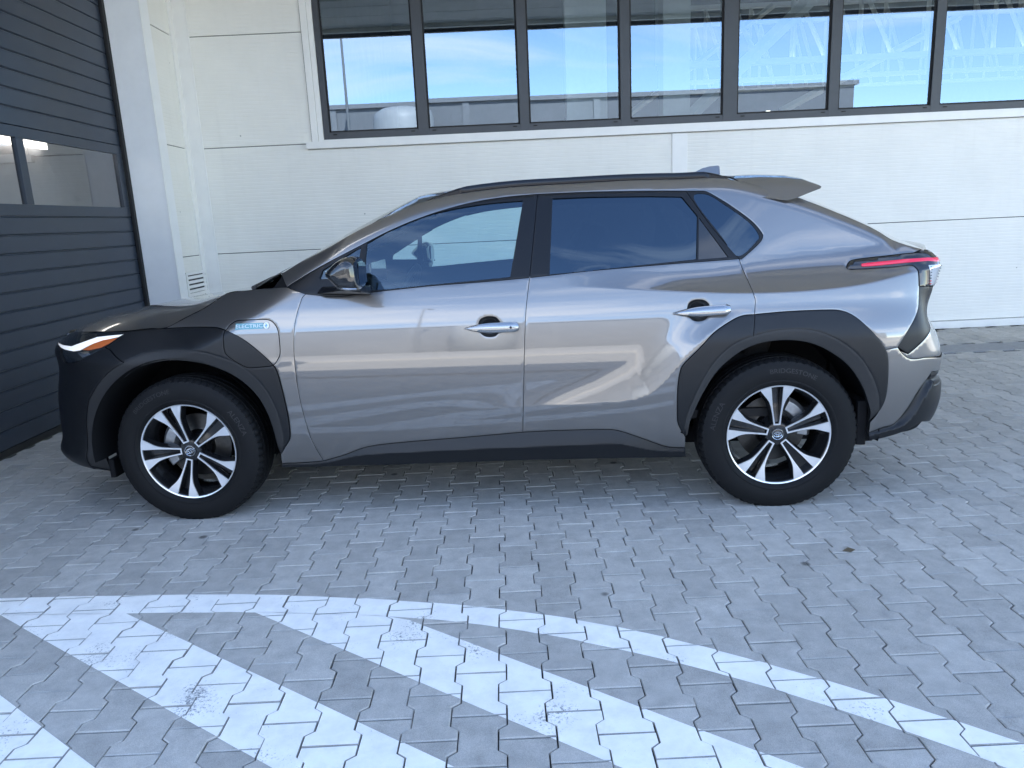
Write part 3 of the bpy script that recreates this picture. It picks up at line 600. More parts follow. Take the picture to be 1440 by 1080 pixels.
# outlines of the body panels in car coordinates (metres along the side, height)
LINES = {
  'gap_fd': [(0.7056, 1.2033), (0.6916, 1.1583), (0.6544, 1.1067), (0.6376, 1.0832), (0.6142, 1.0193), (0.6005, 0.9654), (0.5929, 0.9056), (0.5885, 0.8393), (0.5874, 0.772), (0.5889, 0.6862), (0.5959, 0.5809), (0.6075, 0.4907), (0.6195, 0.4103), (0.6391, 0.3466), (0.6644, 0.2827)],
  'gap_b': [(1.7591, 1.5112), (1.7414, 1.3642), (1.7115, 1.1381), (1.6875, 0.9673), (1.6696, 0.7123), (1.6616, 0.5762), (1.6509, 0.4101)],
  'gap_c_up': [(2.4643, 1.4908), (2.5703, 1.3233), (2.6912, 1.1687)],
  'gap_c': [(2.6912, 1.1687), (2.7133, 1.0797), (2.7243, 1.0143), (2.7301, 0.9877), (2.7229, 0.9275), (2.7033, 0.7886)],
  'rarch_out_f': [(2.4125, 0.3644), (2.3787, 0.4294), (2.3727, 0.4825), (2.3718, 0.5357), (2.3733, 0.6207), (2.3839, 0.6872), (2.3998, 0.7196), (2.4637, 0.7826), (2.5342, 0.8542), (2.612, 0.9025), (2.6664, 0.9244), (2.7229, 0.9284)],
  'rarch_out_r': [(2.7229, 0.9284), (2.8682, 0.9349), (3.0261, 0.9356), (3.1065, 0.9297), (3.1633, 0.9035), (3.2179, 0.8529), (3.271, 0.7912), (3.2977, 0.7494), (3.3104, 0.7026), (3.3161, 0.5988), (3.3106, 0.514), (3.2823, 0.4452), (3.2561, 0.408)],
  'rarch_in_f': [(2.4228, 0.37), (2.4306, 0.4384), (2.4546, 0.5042), (2.4935, 0.5885), (2.5527, 0.681), (2.6322, 0.7505), (2.7033, 0.7886)],
  'rarch_in_r': [(2.7033, 0.7886), (2.7812, 0.8069), (2.8903, 0.8078), (2.9898, 0.7841), (3.0802, 0.7335), (3.1524, 0.669), (3.2087, 0.5831), (3.2401, 0.5068), (3.2562, 0.4518), (3.2561, 0.408)],
  'rlip': [(2.4053, 0.4179), (2.4229, 0.4948), (2.4755, 0.6228), (2.5384, 0.7266), (2.6175, 0.7983), (2.7133, 0.8359), (2.8408, 0.8575), (2.9663, 0.8513), (3.0748, 0.8096), (3.1711, 0.7351), (3.236, 0.6441), (3.2751, 0.552), (3.2896, 0.4726)],
  'farch_out': [(0.4556, 0.3198), (0.4884, 0.365), (0.5151, 0.402), (0.5244, 0.4502), (0.5255, 0.5305), (0.5189, 0.6126), (0.51, 0.6829), (0.4993, 0.7418), (0.4852, 0.773), (0.4384, 0.8253), (0.3631, 0.8914), (0.2962, 0.9325), (0.2432, 0.9505), (0.186, 0.9581), (0.0476, 0.9563), (-0.0968, 0.9516)],
  'hoodline': [(-0.0968, 0.9516), (-0.1881, 0.9502), (-0.3211, 0.9428)],
  'farch_in': [(-0.5258, 0.2194), (-0.5186, 0.281), (-0.515, 0.3492), (-0.5042, 0.4195), (-0.4792, 0.497), (-0.4476, 0.562), (-0.4011, 0.6294), (-0.3472, 0.6842), (-0.2794, 0.7315), (-0.1951, 0.7803), (-0.1011, 0.8055), (-0.0084, 0.8122), (0.0807, 0.8032), (0.1731, 0.7798), (0.2618, 0.7392), (0.3299, 0.6886), (0.3863, 0.6203), (0.4214, 0.5383), (0.4377, 0.4601), (0.444, 0.3901), (0.4531, 0.3198)],
  'flip': [(-0.6087, 0.2552), (-0.5659, 0.4282), (-0.5459, 0.5125), (-0.5066, 0.6072), (-0.4825, 0.6386), (-0.4222, 0.7008), (-0.3471, 0.762), (-0.2564, 0.8097), (-0.1706, 0.8426), (-0.0808, 0.8564), (0.0164, 0.8622), (0.1161, 0.8544), (0.1964, 0.8351), (0.2971, 0.7962), (0.3804, 0.732), (0.4401, 0.6502), (0.4757, 0.5499), (0.4887, 0.4476), (0.4843, 0.3765)],
  'bump_split': [(-0.3577, 0.8667), (-0.3001, 0.8292), (-0.2561, 0.8064), (-0.1951, 0.7803)],
  'port': [(0.2523, 0.8953), (0.2546, 0.9331), (0.2732, 0.964), (0.3011, 0.9844), (0.3326, 0.9906), (0.3956, 0.9922), (0.4594, 0.9912), (0.4879, 0.9831), (0.51, 0.9605), (0.5212, 0.93), (0.5245, 0.8858), (0.5232, 0.8303), (0.5111, 0.8026), (0.4853, 0.7736), (0.4444, 0.7681), (0.3748, 0.7647), (0.3466, 0.7713), (0.2976, 0.8013), (0.2628, 0.8307), (0.2529, 0.8562)],
  'hl': [(-0.8748, 0.8836), (-0.7691, 0.8688), (-0.7297, 0.8492), (-0.7004, 0.8161), (-0.6788, 0.7919), (-0.5639, 0.8047), (-0.4601, 0.844), (-0.3831, 0.8852), (-0.3442, 0.913), (-0.3201, 0.9305), (-0.4117, 0.9253), (-0.5163, 0.916), (-0.6007, 0.8883), (-0.6451, 0.8787), (-0.7393, 0.8817)],
  'hl_black': [(-0.8748, 0.8836), (-0.8453, 0.9071), (-0.7472, 0.9359), (-0.5457, 0.9403), (-0.4251, 0.9418), (-0.3286, 0.9429), (-0.3163, 0.9356), (-0.3201, 0.9305), (-0.4117, 0.9253), (-0.5163, 0.916), (-0.6007, 0.8883), (-0.6451, 0.8787), (-0.7393, 0.8817)],
  'drl': [(-0.8736, 0.8798), (-0.7365, 0.8765), (-0.636, 0.8764), (-0.5756, 0.8932), (-0.4778, 0.9204), (-0.4117, 0.9253), (-0.3216, 0.9306), (-0.3494, 0.9207), (-0.4351, 0.907), (-0.4981, 0.8878), (-0.554, 0.8618), (-0.6038, 0.8564), (-0.6937, 0.86), (-0.7999, 0.8709)],
  'amber': [(-0.5332, 0.8639), (-0.4841, 0.8905), (-0.4275, 0.907), (-0.3459, 0.9155), (-0.3644, 0.9004), (-0.4198, 0.8752), (-0.487, 0.8631)],
  'proj': [(-0.5649, 0.8514), (-0.5233, 0.8562), (-0.4839, 0.8584), (-0.4676, 0.8439), (-0.513, 0.8286)],
  'door_bot': [(0.6644, 0.2827), (0.772, 0.3129), (0.8954, 0.3533), (1.072, 0.3717), (1.3621, 0.3883), (1.6508, 0.4083)],
  'rdoor_bot': [(1.6508, 0.4083), (1.8594, 0.4136), (2.0397, 0.4133), (2.1093, 0.4036), (2.219, 0.3608), (2.3305, 0.3151), (2.4164, 0.3062)],
  'fend_bot': [(0.4543, 0.2747), (0.5561, 0.2759), (0.6644, 0.2827)],
  'sill_mid': [(0.4532, 0.2688), (0.6624, 0.271), (0.8456, 0.3088), (0.9946, 0.3198), (1.3194, 0.3294), (1.6262, 0.3374), (1.8577, 0.3421), (2.0662, 0.3461), (2.1365, 0.3358), (2.2781, 0.2967), (2.4228, 0.2838)],
  'sill_bot': [(0.4501, 0.2529), (0.6591, 0.2512), (0.8374, 0.2522), (1.1307, 0.2536), (1.6325, 0.2588), (1.9957, 0.2579), (2.4253, 0.253)],
  'belt_f': [(0.5541, 1.1302), (0.6546, 1.098), (0.7571, 1.0844), (0.844, 1.0827), (0.9288, 1.0907), (1.2363, 1.1108), (1.5148, 1.1206), (1.7112, 1.1302)],
  'belt_r': [(1.7112, 1.1302), (1.9942, 1.1482), (2.363, 1.1609), (2.5506, 1.1652), (2.6912, 1.1687)],
  'dlo_rear': [(2.6912, 1.1687), (2.7016, 1.167), (2.7495, 1.2015), (2.7944, 1.239), (2.8103, 1.2653), (2.8026, 1.2881), (2.7598, 1.3409), (2.6645, 1.4174), (2.5762, 1.4764), (2.5509, 1.4869)],
  'dlo_top_q': [(2.5509, 1.4869), (2.4643, 1.4908)],
  'dlo_top_r': [(2.4643, 1.4908), (2.2939, 1.4982), (2.0118, 1.5061), (1.759, 1.5078)],
  'dlo_top_f': [(1.759, 1.5078), (1.6132, 1.5015), (1.4727, 1.4871), (1.3307, 1.4595), (1.1877, 1.4201), (1.0473, 1.3688), (0.906, 1.3049), (0.7143, 1.2172), (0.6165, 1.167), (0.5541, 1.1302)],
  'g_fd': [(0.9434, 1.3177), (1.0097, 1.3508), (1.1413, 1.4083), (1.2831, 1.4451), (1.4255, 1.467), (1.567, 1.478), (1.6895, 1.4812)],
  'g_fd2': [(1.6895, 1.4812), (1.6788, 1.4297), (1.6207, 1.1367)],
  'g_fd3': [(1.6207, 1.1367), (1.515, 1.1307), (1.2364, 1.1156), (1.0507, 1.1046), (0.9288, 1.1007)],
  'g_fd4': [(0.9288, 1.1007), (0.9355, 1.209), (0.9434, 1.3177)],
  'g_fq': [(0.7186, 1.1629), (0.7307, 1.2036), (0.9157, 1.3025), (0.9075, 1.2464), (0.8902, 1.1564)],
  'g_rd': [(1.829, 1.4845), (2.0104, 1.4841), (2.2918, 1.4743), (2.4434, 1.4657), (2.5104, 1.3741), (2.4906, 1.1764), (2.271, 1.1655), (1.9943, 1.1495), (1.8029, 1.1408)],
  'g_rf': [(2.5165, 1.3666), (2.6417, 1.1792), (2.4992, 1.1747)],
  'g_q': [(2.5001, 1.4523), (2.5616, 1.4724), (2.6457, 1.4183), (2.7493, 1.3358), (2.7916, 1.2752), (2.7793, 1.2442), (2.6874, 1.1818), (2.615, 1.2758)],
  'hatch_edge': [(2.718, 1.4728), (2.8314, 1.4361), (3.0084, 1.3721), (3.2351, 1.2697), (3.4961, 1.1761)],
  'tail_top': [(3.1719, 1.1119), (3.1863, 1.1293), (3.2155, 1.1428), (3.3078, 1.1513), (3.4385, 1.1587), (3.5386, 1.1644)],
  'tail_bot': [(3.504, 1.0958), (3.4844, 1.1104), (3.3714, 1.1058), (3.2322, 1.1025), (3.1743, 1.1043), (3.1719, 1.1119)],
  'tail_v': [(3.5, 1.017), (3.5045, 1.067), (3.504, 1.0958)],
  'red': [(3.2396, 1.12), (3.2587, 1.127), (3.4226, 1.1363), (3.578, 1.1418)],
  'red2': [(3.5686, 1.1274), (3.4128, 1.1222), (3.3034, 1.1165), (3.2428, 1.1148)],
  'quart_rear': [(3.5, 1.017), (3.4805, 0.9366), (3.443, 0.8826), (3.3985, 0.8288), (3.3524, 0.7574)],
  'garn_px': [(3.5571, 1.0159), (3.5732, 0.9332), (3.4938, 0.8727), (3.4328, 0.8211), (3.3726, 0.7372)],
  'qb_gap': [(3.3019, 0.7495), (3.3524, 0.7575)],
  'bump_notch': [(3.3524, 0.7575), (3.3648, 0.7383), (3.3966, 0.7084), (3.4319, 0.6973), (3.4887, 0.698)],
  'rb_low': [(3.2583, 0.3572), (3.3151, 0.3796), (3.3735, 0.3969), (3.4285, 0.469), (3.4772, 0.5536), (3.5447, 0.6238)],
  'rb_low2': [(3.2618, 0.34), (3.336, 0.3598), (3.4122, 0.3808), (3.4604, 0.4234), (3.5131, 0.5102), (3.5641, 0.58)],
  'rb_bot': [(3.2675, 0.3146), (3.3376, 0.3256), (3.4385, 0.3539), (3.513, 0.3872)],
  'rb_left': [(3.2561, 0.408), (3.2583, 0.3572)],
  'hand_f': [(1.4026, 0.9145), (1.4169, 0.9257), (1.4725, 0.9371), (1.5735, 0.9423), (1.6419, 0.9371), (1.653, 0.9161), (1.6431, 0.8949), (1.5716, 0.8921), (1.4709, 0.8958), (1.416, 0.905)],
  'rec_f': [(1.4645, 0.9212), (1.4729, 0.9496), (1.4964, 0.9631), (1.524, 0.9656), (1.5512, 0.9583), (1.5687, 0.9353), (1.5707, 0.9155), (1.5624, 0.8906), (1.5434, 0.8732), (1.5157, 0.8697), (1.4885, 0.8771), (1.4726, 0.8939)],
  'hand_r': [(2.3588, 0.9471), (2.3726, 0.9624), (2.4265, 0.9752), (2.5245, 0.9801), (2.5998, 0.9772), (2.6123, 0.9592), (2.6041, 0.9405), (2.5225, 0.9322), (2.4251, 0.934), (2.3718, 0.9377)],
  'rec_r': [(2.4214, 0.9561), (2.4296, 0.9865), (2.4498, 1.0006), (2.4766, 1.0039), (2.503, 0.9985), (2.5228, 0.9802), (2.5261, 0.9521), (2.518, 0.9306), (2.4993, 0.9113), (2.4725, 0.9053), (2.4463, 0.9114), (2.4294, 0.9312)],
  'badge': [(0.314, 0.9603), (0.478, 0.9616)],
  'frontclad_hl': [(-0.3201, 0.9305), (-0.3442, 0.913), (-0.3831, 0.8852), (-0.3909, 0.8751)],
  'hood_gap': [(-0.7345, 0.9355), (-0.491, 0.9425), (-0.3216, 0.9434), (-0.1886, 0.9511), (-0.0971, 0.9522), (0.0003, 0.9973), (0.104, 1.0427), (0.2076, 1.1054), (0.3122, 1.1163), (0.4157, 1.124), (0.4993, 1.1288)],
  'garn': [(3.655, 1.005), (3.69, 0.92), (3.63, 0.852), (3.51, 0.795), (3.405, 0.722)],
}
# ------------------------------------------------------------------ car materials
mat('paint', (.185, .174, .164), .35, metal=.85, coat=1., coat_rough=.03, spec=.5); MATS['paint'].node_tree.nodes['Principled BSDF'].inputs['Coat IOR'].default_value = 2.0
def flake():
    t = MATS['paint'].node_tree; b = t.nodes['Principled BSDF']; g = N(t, 'ShaderNodeTexCoord')
    v = N(t, 'ShaderNodeTexVoronoi', i_Scale=900.); t.links.new(g.outputs['Object'], v.inputs['Vector'])
    mr = N(t, 'ShaderNodeMapRange', i_3=.31, i_4=.40); t.links.new(v.outputs['Color'], mr.inputs[0]); t.links.new(mr.outputs[0], b.inputs['Roughness'])
flake()
mat('clad', (.0075, .008, .0095), .40, spec=.42, noise=.08, nscale=40.)
mat('clad_lip', (.030, .029, .029), .55, spec=.40, noise=.05, nscale=60.)
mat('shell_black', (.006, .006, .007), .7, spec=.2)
mat('gloss_black', (.008, .008, .009), .12, coat=1., coat_rough=.02)
mat('trim_black', (.006, .0065, .0085), .34, spec=.34)
mat('rail_black', (.006, .007, .010), .22, spec=.4)
mat('dark_plastic', (.014, .014, .016), .5)
mat('recess_shade', (.030, .031, .033), .32, coat=.6, coat_rough=.1)  # body-coloured handle bowl, its shade put into a dark grey colour
mat('chrome', (.82, .82, .83), .12, metal=1.)
mat('mirror_tint', (.22, .24, .28), .03, metal=1.)
mat('satin_silver', (.40, .40, .40), .20, metal=1.)
mat('machined', (.86, .86, .87), .30, metal=.75, coat=.6, coat_rough=.05)
mat('wheel_black', (.010, .010, .011), .25, coat=.6, coat_rough=.06)
mat('disc_steel', (.10, .098, .095), .42, metal=1., noise=.12, nscale=60.)
mat('caliper', (.42, .43, .44), .4, metal=.8, noise=.15, nscale=40.)
mat('tyre', (.0050, .0050, .0056), .68, noise=.14, nscale=26., ndetail=7., bump=.1, bscale=160., spec=.28)
mat('tyre_text', (.012, .012, .0135), .5)
mat('red_lens', (.62, .008, .03), .14, coat=1.)
mat('red_band', (.62, .010, .05), .18, coat=1., emit=((.9, .02, .09), .07))
mat('clear_lens', (.72, .74, .76), .15, metal=.5, coat=1.)
mat('drl_white', (.86, .87, .88), .12, coat=1., emit=((1, 1, 1), .12))
mat('amber', (.60, .14, .035), .2, coat=1.)
mat('lens_dark', (.012, .014, .016), .06, coat=1., coat_rough=.0)
mat('seat_cloth', (.018, .018, .020), .8, noise=.1, nscale=60.)
mat('interior', (.008, .008, .009), .6)
mat('badge_white', (.80, .84, .86), .25)
mat('badge_blue', (.05, .30, .62), .25)
glass_mat('car_glass', (.76, .92, .92), .09, 1.52, rcol=(.62, .82, 1.))
glass_mat('privacy_glass', (.06, .07, .085), .08, 1.52, rcol=(.60, .80, 1.))
glass_mat('screen_glass', (.55, .62, .60), .05, 1.52)

# ------------------------------------------------------------------ car frame
car = empty('parked_car'); car.location = (-1.53082, 4.38386, 0); car.rotation_euler = (0, 0, -.065780)
tag(car, 'grey electric crossover car with black wheel arch cladding parked side-on by the hall', 'car')
def loc3(p, sg=1): return (p[0], -p[1]*sg, p[2])
def cr_(pts, step=.012, smooth=True):
    """Catmull-Rom through the points, resampled"""
    p = np.array(pts, float)
    if len(p) < 3 or not smooth:
        q = p
    else:
        e = np.vstack([2*p[0]-p[1], p, 2*p[-1]-p[-2]]); q = []
        for i in range(1, len(e)-2):
            t = np.linspace(0, 1, 12, endpoint=False)[:, None]; a, b, c, d = e[i-1], e[i], e[i+1], e[i+2]
            q.append(.5*((2*b)+(-a+c)*t+(2*a-5*b+4*c-d)*t*t+(-a+3*b-3*c+d)*t**3))
        q = np.vstack(q+[p[-1:]])
    d = np.r_[0, np.cumsum(np.hypot(*np.diff(q, axis=0).T))]; n = max(1, int(round(d[-1]/step)))
    x = np.linspace(0, d[-1], n+1); return np.c_[np.interp(x, d, q[:, 0]), np.interp(x, d, q[:, 1])]
def line(nm, step=.012):
    rev = nm[0] == '-'; a = cr_(LINES[nm.lstrip('-')], step); return a[::-1] if rev else a
def loop(*parts, step=.012):
    """closed outline from named lines and literal point lists"""
    o = []
    for p in parts:
        q = line(p, step) if isinstance(p, str) else cr_(p, step, smooth=False) if len(p) > 1 else np.array(p, float)
        for r in q:
            if not o or math.hypot(o[-1][0]-r[0], o[-1][1]-r[1]) > .0015: o.append(tuple(r))
    # straight closing run
    a, b = o[-1], o[0]; d = math.hypot(a[0]-b[0], a[1]-b[1])
    if d < .0015: o.pop()
    elif d > step*1.5:
        n = int(d/step)
        for i in range(1, n): o.append((a[0]+(b[0]-a[0])*i/n, a[1]+(b[1]-a[1])*i/n))
    return np.array(o)
def smooth_loop(nm, step=.010):
    p = LINES[nm] if isinstance(nm, str) else nm; p = [tuple(q) for q in p]; n = len(p)
    q = cr_(p[-2:]+p+p[:2], step); # trim the wrapped ends
    c = cr_([p[-1]]+p+[p[0], p[1]], step); i0 = np.argmin(np.hypot(c[:len(c)//3, 0]-p[0][0], c[:len(c)//3, 1]-p[0][1])); k = 2*len(c)//3
    i1 = k+np.argmin(np.hypot(c[k:, 0]-p[0][0], c[k:, 1]-p[0][1])); return c[i0:i1]
def inside(poly, P):
    x, y = P[:, 0], P[:, 1]; r = np.zeros(len(P), bool); a = poly; b = np.roll(poly, -1, 0)
    for (x1, y1), (x2, y2) in zip(a, b):
        if y1 == y2: continue
        r ^= ((y1 > y) != (y2 > y)) & (x < (x2-x1)*(y-y1)/(y2-y1)+x1)
    return r
def area(p): return .5*np.sum(p[:, 0]*np.roll(p[:, 1], -1)-np.roll(p[:, 0], -1)*p[:, 1])
def inset(p, g):
    if area(p) < 0: p = p[::-1]
    e = np.roll(p, -1, 0)-p; e /= np.linalg.norm(e, axis=1, keepdims=True)+1e-9; n = np.c_[-e[:, 1], e[:, 0]]; m = n+np.roll(n, 1, 0); l = np.linalg.norm(m, axis=1, keepdims=True); m = m/np.maximum(l, .5)
    m *= np.minimum(2/np.maximum(l, .6), 1.8)*.5*np.maximum(l, 1e-6)/np.maximum(l, 1e-6)
    return p+m*g
def bdist(P, poly):
    d = np.full(len(P), 9.)
    for a, b in zip(poly, np.roll(poly, -1, 0)):
        ab = b-a; L = ab@ab+1e-12; t = np.clip(((P-a)@ab)/L, 0, 1); d = np.minimum(d, np.linalg.norm(P-a-t[:, None]*ab, axis=1))
    return d
def bdist_open(P, line_):
    d = np.full(len(P), 9.)
    for a, b in zip(line_[:-1], line_[1:]):
        ab = b-a; L = ab@ab+1e-12; t = np.clip(((P-a)@ab)/L, 0, 1); d = np.minimum(d, np.linalg.norm(P-a-t[:, None]*ab, axis=1))
    return d
def zcrease(s): return _spl(s, ZC_S, ZC_Z)
_cs = np.arange(1.9, 3.75, .008)
HAUNCH = [np.c_[_cs, zcrease(_cs)+d] for d in (-.0025, .0015, .006, .012)]
SCOOP = [np.array(c) for c in ()]
def offs(l, d):
    l = np.array(l); t = np.gradient(l, axis=0); t /= np.linalg.norm(t, axis=1, keepdims=True)+1e-9; return l+np.c_[-t[:, 1], t[:, 0]]*d
def panel(name, outline, material, parent, extra=0., holes=(), step=.010, gap=.0028, depth=.016, also=None, sides=(1, -1), parents=None, edge=True, creases=()):
    """a body panel: outline in (s,z) on the side surface, holes cut out, edges folded inwards; made for both sides"""
    o = inset(np.array(outline), gap); loops = [o]+[np.array(h) for h in holes]
    if also is not None: loops.append(np.array(also))
    ex = extra if callable(extra) else (lambda s, z: extra+0*s)
    lo, hi = o.min(0), o.max(0); gx, gz = np.meshgrid(np.arange(lo[0]+step/2, hi[0], step), np.arange(lo[1]+step/2, hi[1], step)); gx[::2] += step*.25
    P = np.c_[gx.ravel(), gz.ravel()]
    def ok(Q):
        m = inside(o, Q)
        for h in holes: m &= ~inside(np.array(h), Q)
        if also is not None: m &= inside(np.array(also), Q)
        return m
    P = P[ok(P)]
    if len(P):
        keep = np.ones(len(P), bool)
        for l in loops: keep &= bdist(P, l) > step*.45
        P = P[keep]
    cl = []
    for c in creases:
        c = np.array(c); m_ = ok(c); m_ &= bdist(c, o) > .003; cl.append((c, m_))
        if len(P): P = P[bdist_open(P, c) > .0028]
    if edge and also is None:
        rings = [inset(o, .0028)]+[inset(np.array(h), -.0028) for h in holes]
        for l in loops:
            if len(P): P = P[bdist(P, l) > .0065]
        for r2 in rings:
            r2 = r2[ok(r2)]
            for l in loops:
                if len(r2): r2 = r2[bdist(r2, l) > .0016]
            if len(r2): P = np.vstack([P, r2])
    pts = []; edges = []
    for l in loops:
        k = len(pts); pts += [tuple(q) for q in l]; edges += [(k+i, k+(i+1) % len(l)) for i in range(len(l))]
    for c, m_ in cl:
        prev = None
        for q, g in zip(c, m_):
            if g:
                pts.append(tuple(q))
                if prev is not None: edges.append((len(pts)-2, len(pts)-1))
                prev = 1
            else: prev = None
    pts += [tuple(q) for q in P]
    V, E, F_, _, _, _ = delaunay_2d_cdt([Vector(p) for p in pts], edges, [], 0, 1e-6)
    V = np.array([tuple(v) for v in V]); Fc = np.array([tuple(f) for f in F_]); cen = V[Fc].mean(1); Fc = Fc[ok(cen)]
    ar = np.cross(V[Fc[:, 1]]-V[Fc[:, 0]], V[Fc[:, 2]]-V[Fc[:, 0]]); Fc = Fc[np.abs(ar) > 1e-9]
    used = np.unique(Fc); mp_ = -np.ones(len(V), int); mp_[used] = np.arange(len(used)); V = V[used]; Fc = mp_[Fc]
    ar = np.cross(V[Fc[:, 1]]-V[Fc[:, 0]], V[Fc[:, 2]]-V[Fc[:, 0]]); Fc[ar < 0] = Fc[ar < 0][:, ::-1]     # ccw in (s,z)
    s, z = V[:, 0], V[:, 1]; pos = POS(s, z, ex(s, z)); nor = NRM(s, z, ex)
    ed = {}
    for a, b, c in Fc:
        for e in ((a, b), (b, c), (c, a)): ed[e] = 1
    bd = [e for e in ed if (e[1], e[0]) not in ed]
    # outward direction at border vertices
    outd = np.zeros((len(V), 2))
    for a, b in bd:
        t = V[b]-V[a]; t = t/(np.linalg.norm(t)+1e-9); nn = np.array([t[1], -t[0]]); outd[a] += nn; outd[b] += nn
    bv = sorted({i for e in bd for i in e}); bi = {q: i for i, q in enumerate(bv)}
    e_ = 1e-3; ds = (POS(s+e_, z, ex(s+e_, z))-POS(s-e_, z, ex(s-e_, z)))/(2*e_); dz = (POS(s, z+e_, ex(s, z+e_))-POS(s, z-e_, ex(s, z-e_)))/(2*e_)
    o3 = outd[:, :1]*ds+outd[:, 1:]*dz; o3 /= np.linalg.norm(o3, axis=1, keepdims=True)+1e-9
    n0 = len(V); bvn = np.array(bv)
    vn = nor.copy()
    if edge and also is None: vn[bvn] = vn[bvn]+.18*o3[bvn]; vn /= np.linalg.norm(vn, axis=1, keepdims=True)
    top = pos[bvn]; low = pos[bvn]-nor[bvn]*depth
    AV = np.vstack([pos, top, low]); AN = np.vstack([vn, o3[bvn], o3[bvn]])
    faces = [tuple(f) for f in Fc]; nb = len(bv)
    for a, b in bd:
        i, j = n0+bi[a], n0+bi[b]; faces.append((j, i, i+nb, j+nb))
    res = []
    for si, sg in enumerate(sides):
        q = AV.copy(); q[:, 1] *= -sg; nn = AN.copy(); nn[:, 1] *= -sg
        fl = faces if sg > 0 else [f[::-1] for f in faces]
        # (s,z) ccw seen from outside at the near side
        me = bpy.data.meshes.new(name); me.from_pydata(q.tolist(), [], fl); me.update(); me.polygons.foreach_set('use_smooth', [True]*len(me.polygons))
        me.normals_split_custom_set_from_vertices([tuple(v) for v in nn])
        pr = (parents[si] if parents else parent); ob = link(name, me, material, pr); res.append(ob)
        if material in ('paint', 'clad', 'clad_lip', 'trim_black'):      # folded edges blackened: the shade of the shut lines put into their colour
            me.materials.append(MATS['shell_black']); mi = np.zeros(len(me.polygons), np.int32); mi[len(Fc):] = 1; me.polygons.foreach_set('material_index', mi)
    return res
def P1(s, z, ex=0.): return POS(np.array(float(s)), np.array(float(z)), ex)
def patch_pos(sz, ex): 
    a = np.array(sz, float); return POS(a[:, 0], a[:, 1], ex)

# ------------------------------------------------------------------ glass outlines
G_FD = loop('g_fd', 'g_fd2', 'g_fd3', 'g_fd4'); G_FQ = loop(LINES['g_fq']); G_RD = loop(LINES['g_rd']); G_RF = loop(LINES['g_rf']); G_Q = smooth_loop('g_q')
def rounded(poly, it=2):
    p = np.array(poly)
    return p
PORT = smooth_loop('port')
REC_F, REC_R = smooth_loop('rec_f', .006), smooth_loop('rec_r', .006)
def tops_line(a, b, n=60, d=0.): s = np.linspace(a, b, n); return list(zip(s, ztop(s)-d))

# ------------------------------------------------------------------ panels
def arch_lip(center, r0, band, drop):
    """cladding offset: proud, with a band round the wheel opening that turns inwards"""
    lipl = cr_(LINES[band], .02)
    def ex(s, z):
        P = np.c_[np.ravel(s), np.ravel(z)]; d = np.full(len(P), 9.)
        for a, b in zip(lipl[:-1], lipl[1:]):
            ab = b-a; t = np.clip(((P-a)@ab)/(ab@ab), 0, 1); d = np.minimum(d, np.linalg.norm(P-a-t[:, None]*ab, axis=1))
        rr = np.hypot(P[:, 0]-center[0], P[:, 1]-center[1]); k = np.argmin(np.abs(np.arctan2(lipl[:, 1]-center[1], lipl[:, 0]-center[0])[None]-np.arctan2(P[:, 1]-center[1], P[:, 0]-center[0])[:, None]), 1)
        ins = rr < np.hypot(lipl[k, 0]-center[0], lipl[k, 1]-center[1])
        return np.reshape(.007-np.where(ins, np.minimum(d, .08)*drop, 0), np.shape(s))
    return ex
FENDER = loop([LINES['hood_gap'][4]], LINES['hood_gap'][4:], [LINES['belt_f'][0]], LINES['belt_f'][:2], [(.6555, 1.0975)], LINES['gap_fd'][3:], '-fend_bot', 'farch_out')
HOODE = 'hood_gap'
i_sp = 9   # farch_in index of the split
FCLAD = loop('hoodline', 'frontclad_hl', 'bump_split', cr_(LINES['farch_in'][i_sp:], .012).tolist(), [LINES['farch_out'][0]], 'farch_out')
hl = LINES['hl']
HL = loop([hl[9]], hl[9:], hl[:10]) ; HLB = loop(LINES['hl_black'])
front_low = [(-.80, .262), (-.95, .262), (-1.2, .262), (S_FRONT, .262)]
BUMP = loop('-bump_split', '-frontclad_hl', [hl[9]], cr_(hl[:10][::-1], .012).tolist(), [(-1.0, .872), (-1.25, .872), (S_FRONT, .872)], [(S_FRONT, .872), (S_FRONT, .262)], front_low[::-1], [(-.70, .250), LINES['farch_in'][0]], cr_(LINES['farch_in'][:i_sp+1], .012).tolist())
FDOOR = loop(LINES['gap_fd'][3:], 'door_bot', '-gap_b', cr_(LINES['belt_f'][1:], .012).tolist()[::-1])
FDOOR = loop('door_bot', cr_(LINES['gap_b'][2:], .012).tolist()[::-1], cr_(LINES['belt_f'][1:], .012).tolist()[::-1], cr_(LINES['gap_fd'][3:], .012).tolist())
RDOOR = loop('belt_r', cr_(LINES['gap_c'][:5], .012).tolist(), '-rarch_out_f', [LINES['rdoor_bot'][-1]], '-rdoor_bot', cr_(LINES['gap_b'][2:], .012).tolist()[::-1])
RCF = loop('rarch_out_f', cr_(LINES['gap_c'][4:], .012).tolist(), '-rarch_in_f'); RCR = loop('rarch_out_r', '-rarch_in_r', cr_(LINES['gap_c'][4:], .012).tolist()[::-1])
SIDE = loop('-dlo_top_f', '-dlo_top_r', '-dlo_top_q', '-dlo_rear', cr_(LINES['gap_c'][:5], .012).tolist(), cr_(LINES['rarch_out_r'][:8], .012).tolist(), 'qb_gap', '-quart_rear', 'tail_v', 'tail_bot', 'tail_top', tops_line(3.60, .50, 160))
LIPF, LIPR = [offs(cr_(LINES['flip'], .01), d) for d in (-.002, .003)], [offs(cr_(LINES['rlip'], .01), d) for d in (-.002, .003)]
exF = arch_lip((0, .36), .42, 'flip', .30); exR = arch_lip((2.86, .36), .42, 'rlip', .30)
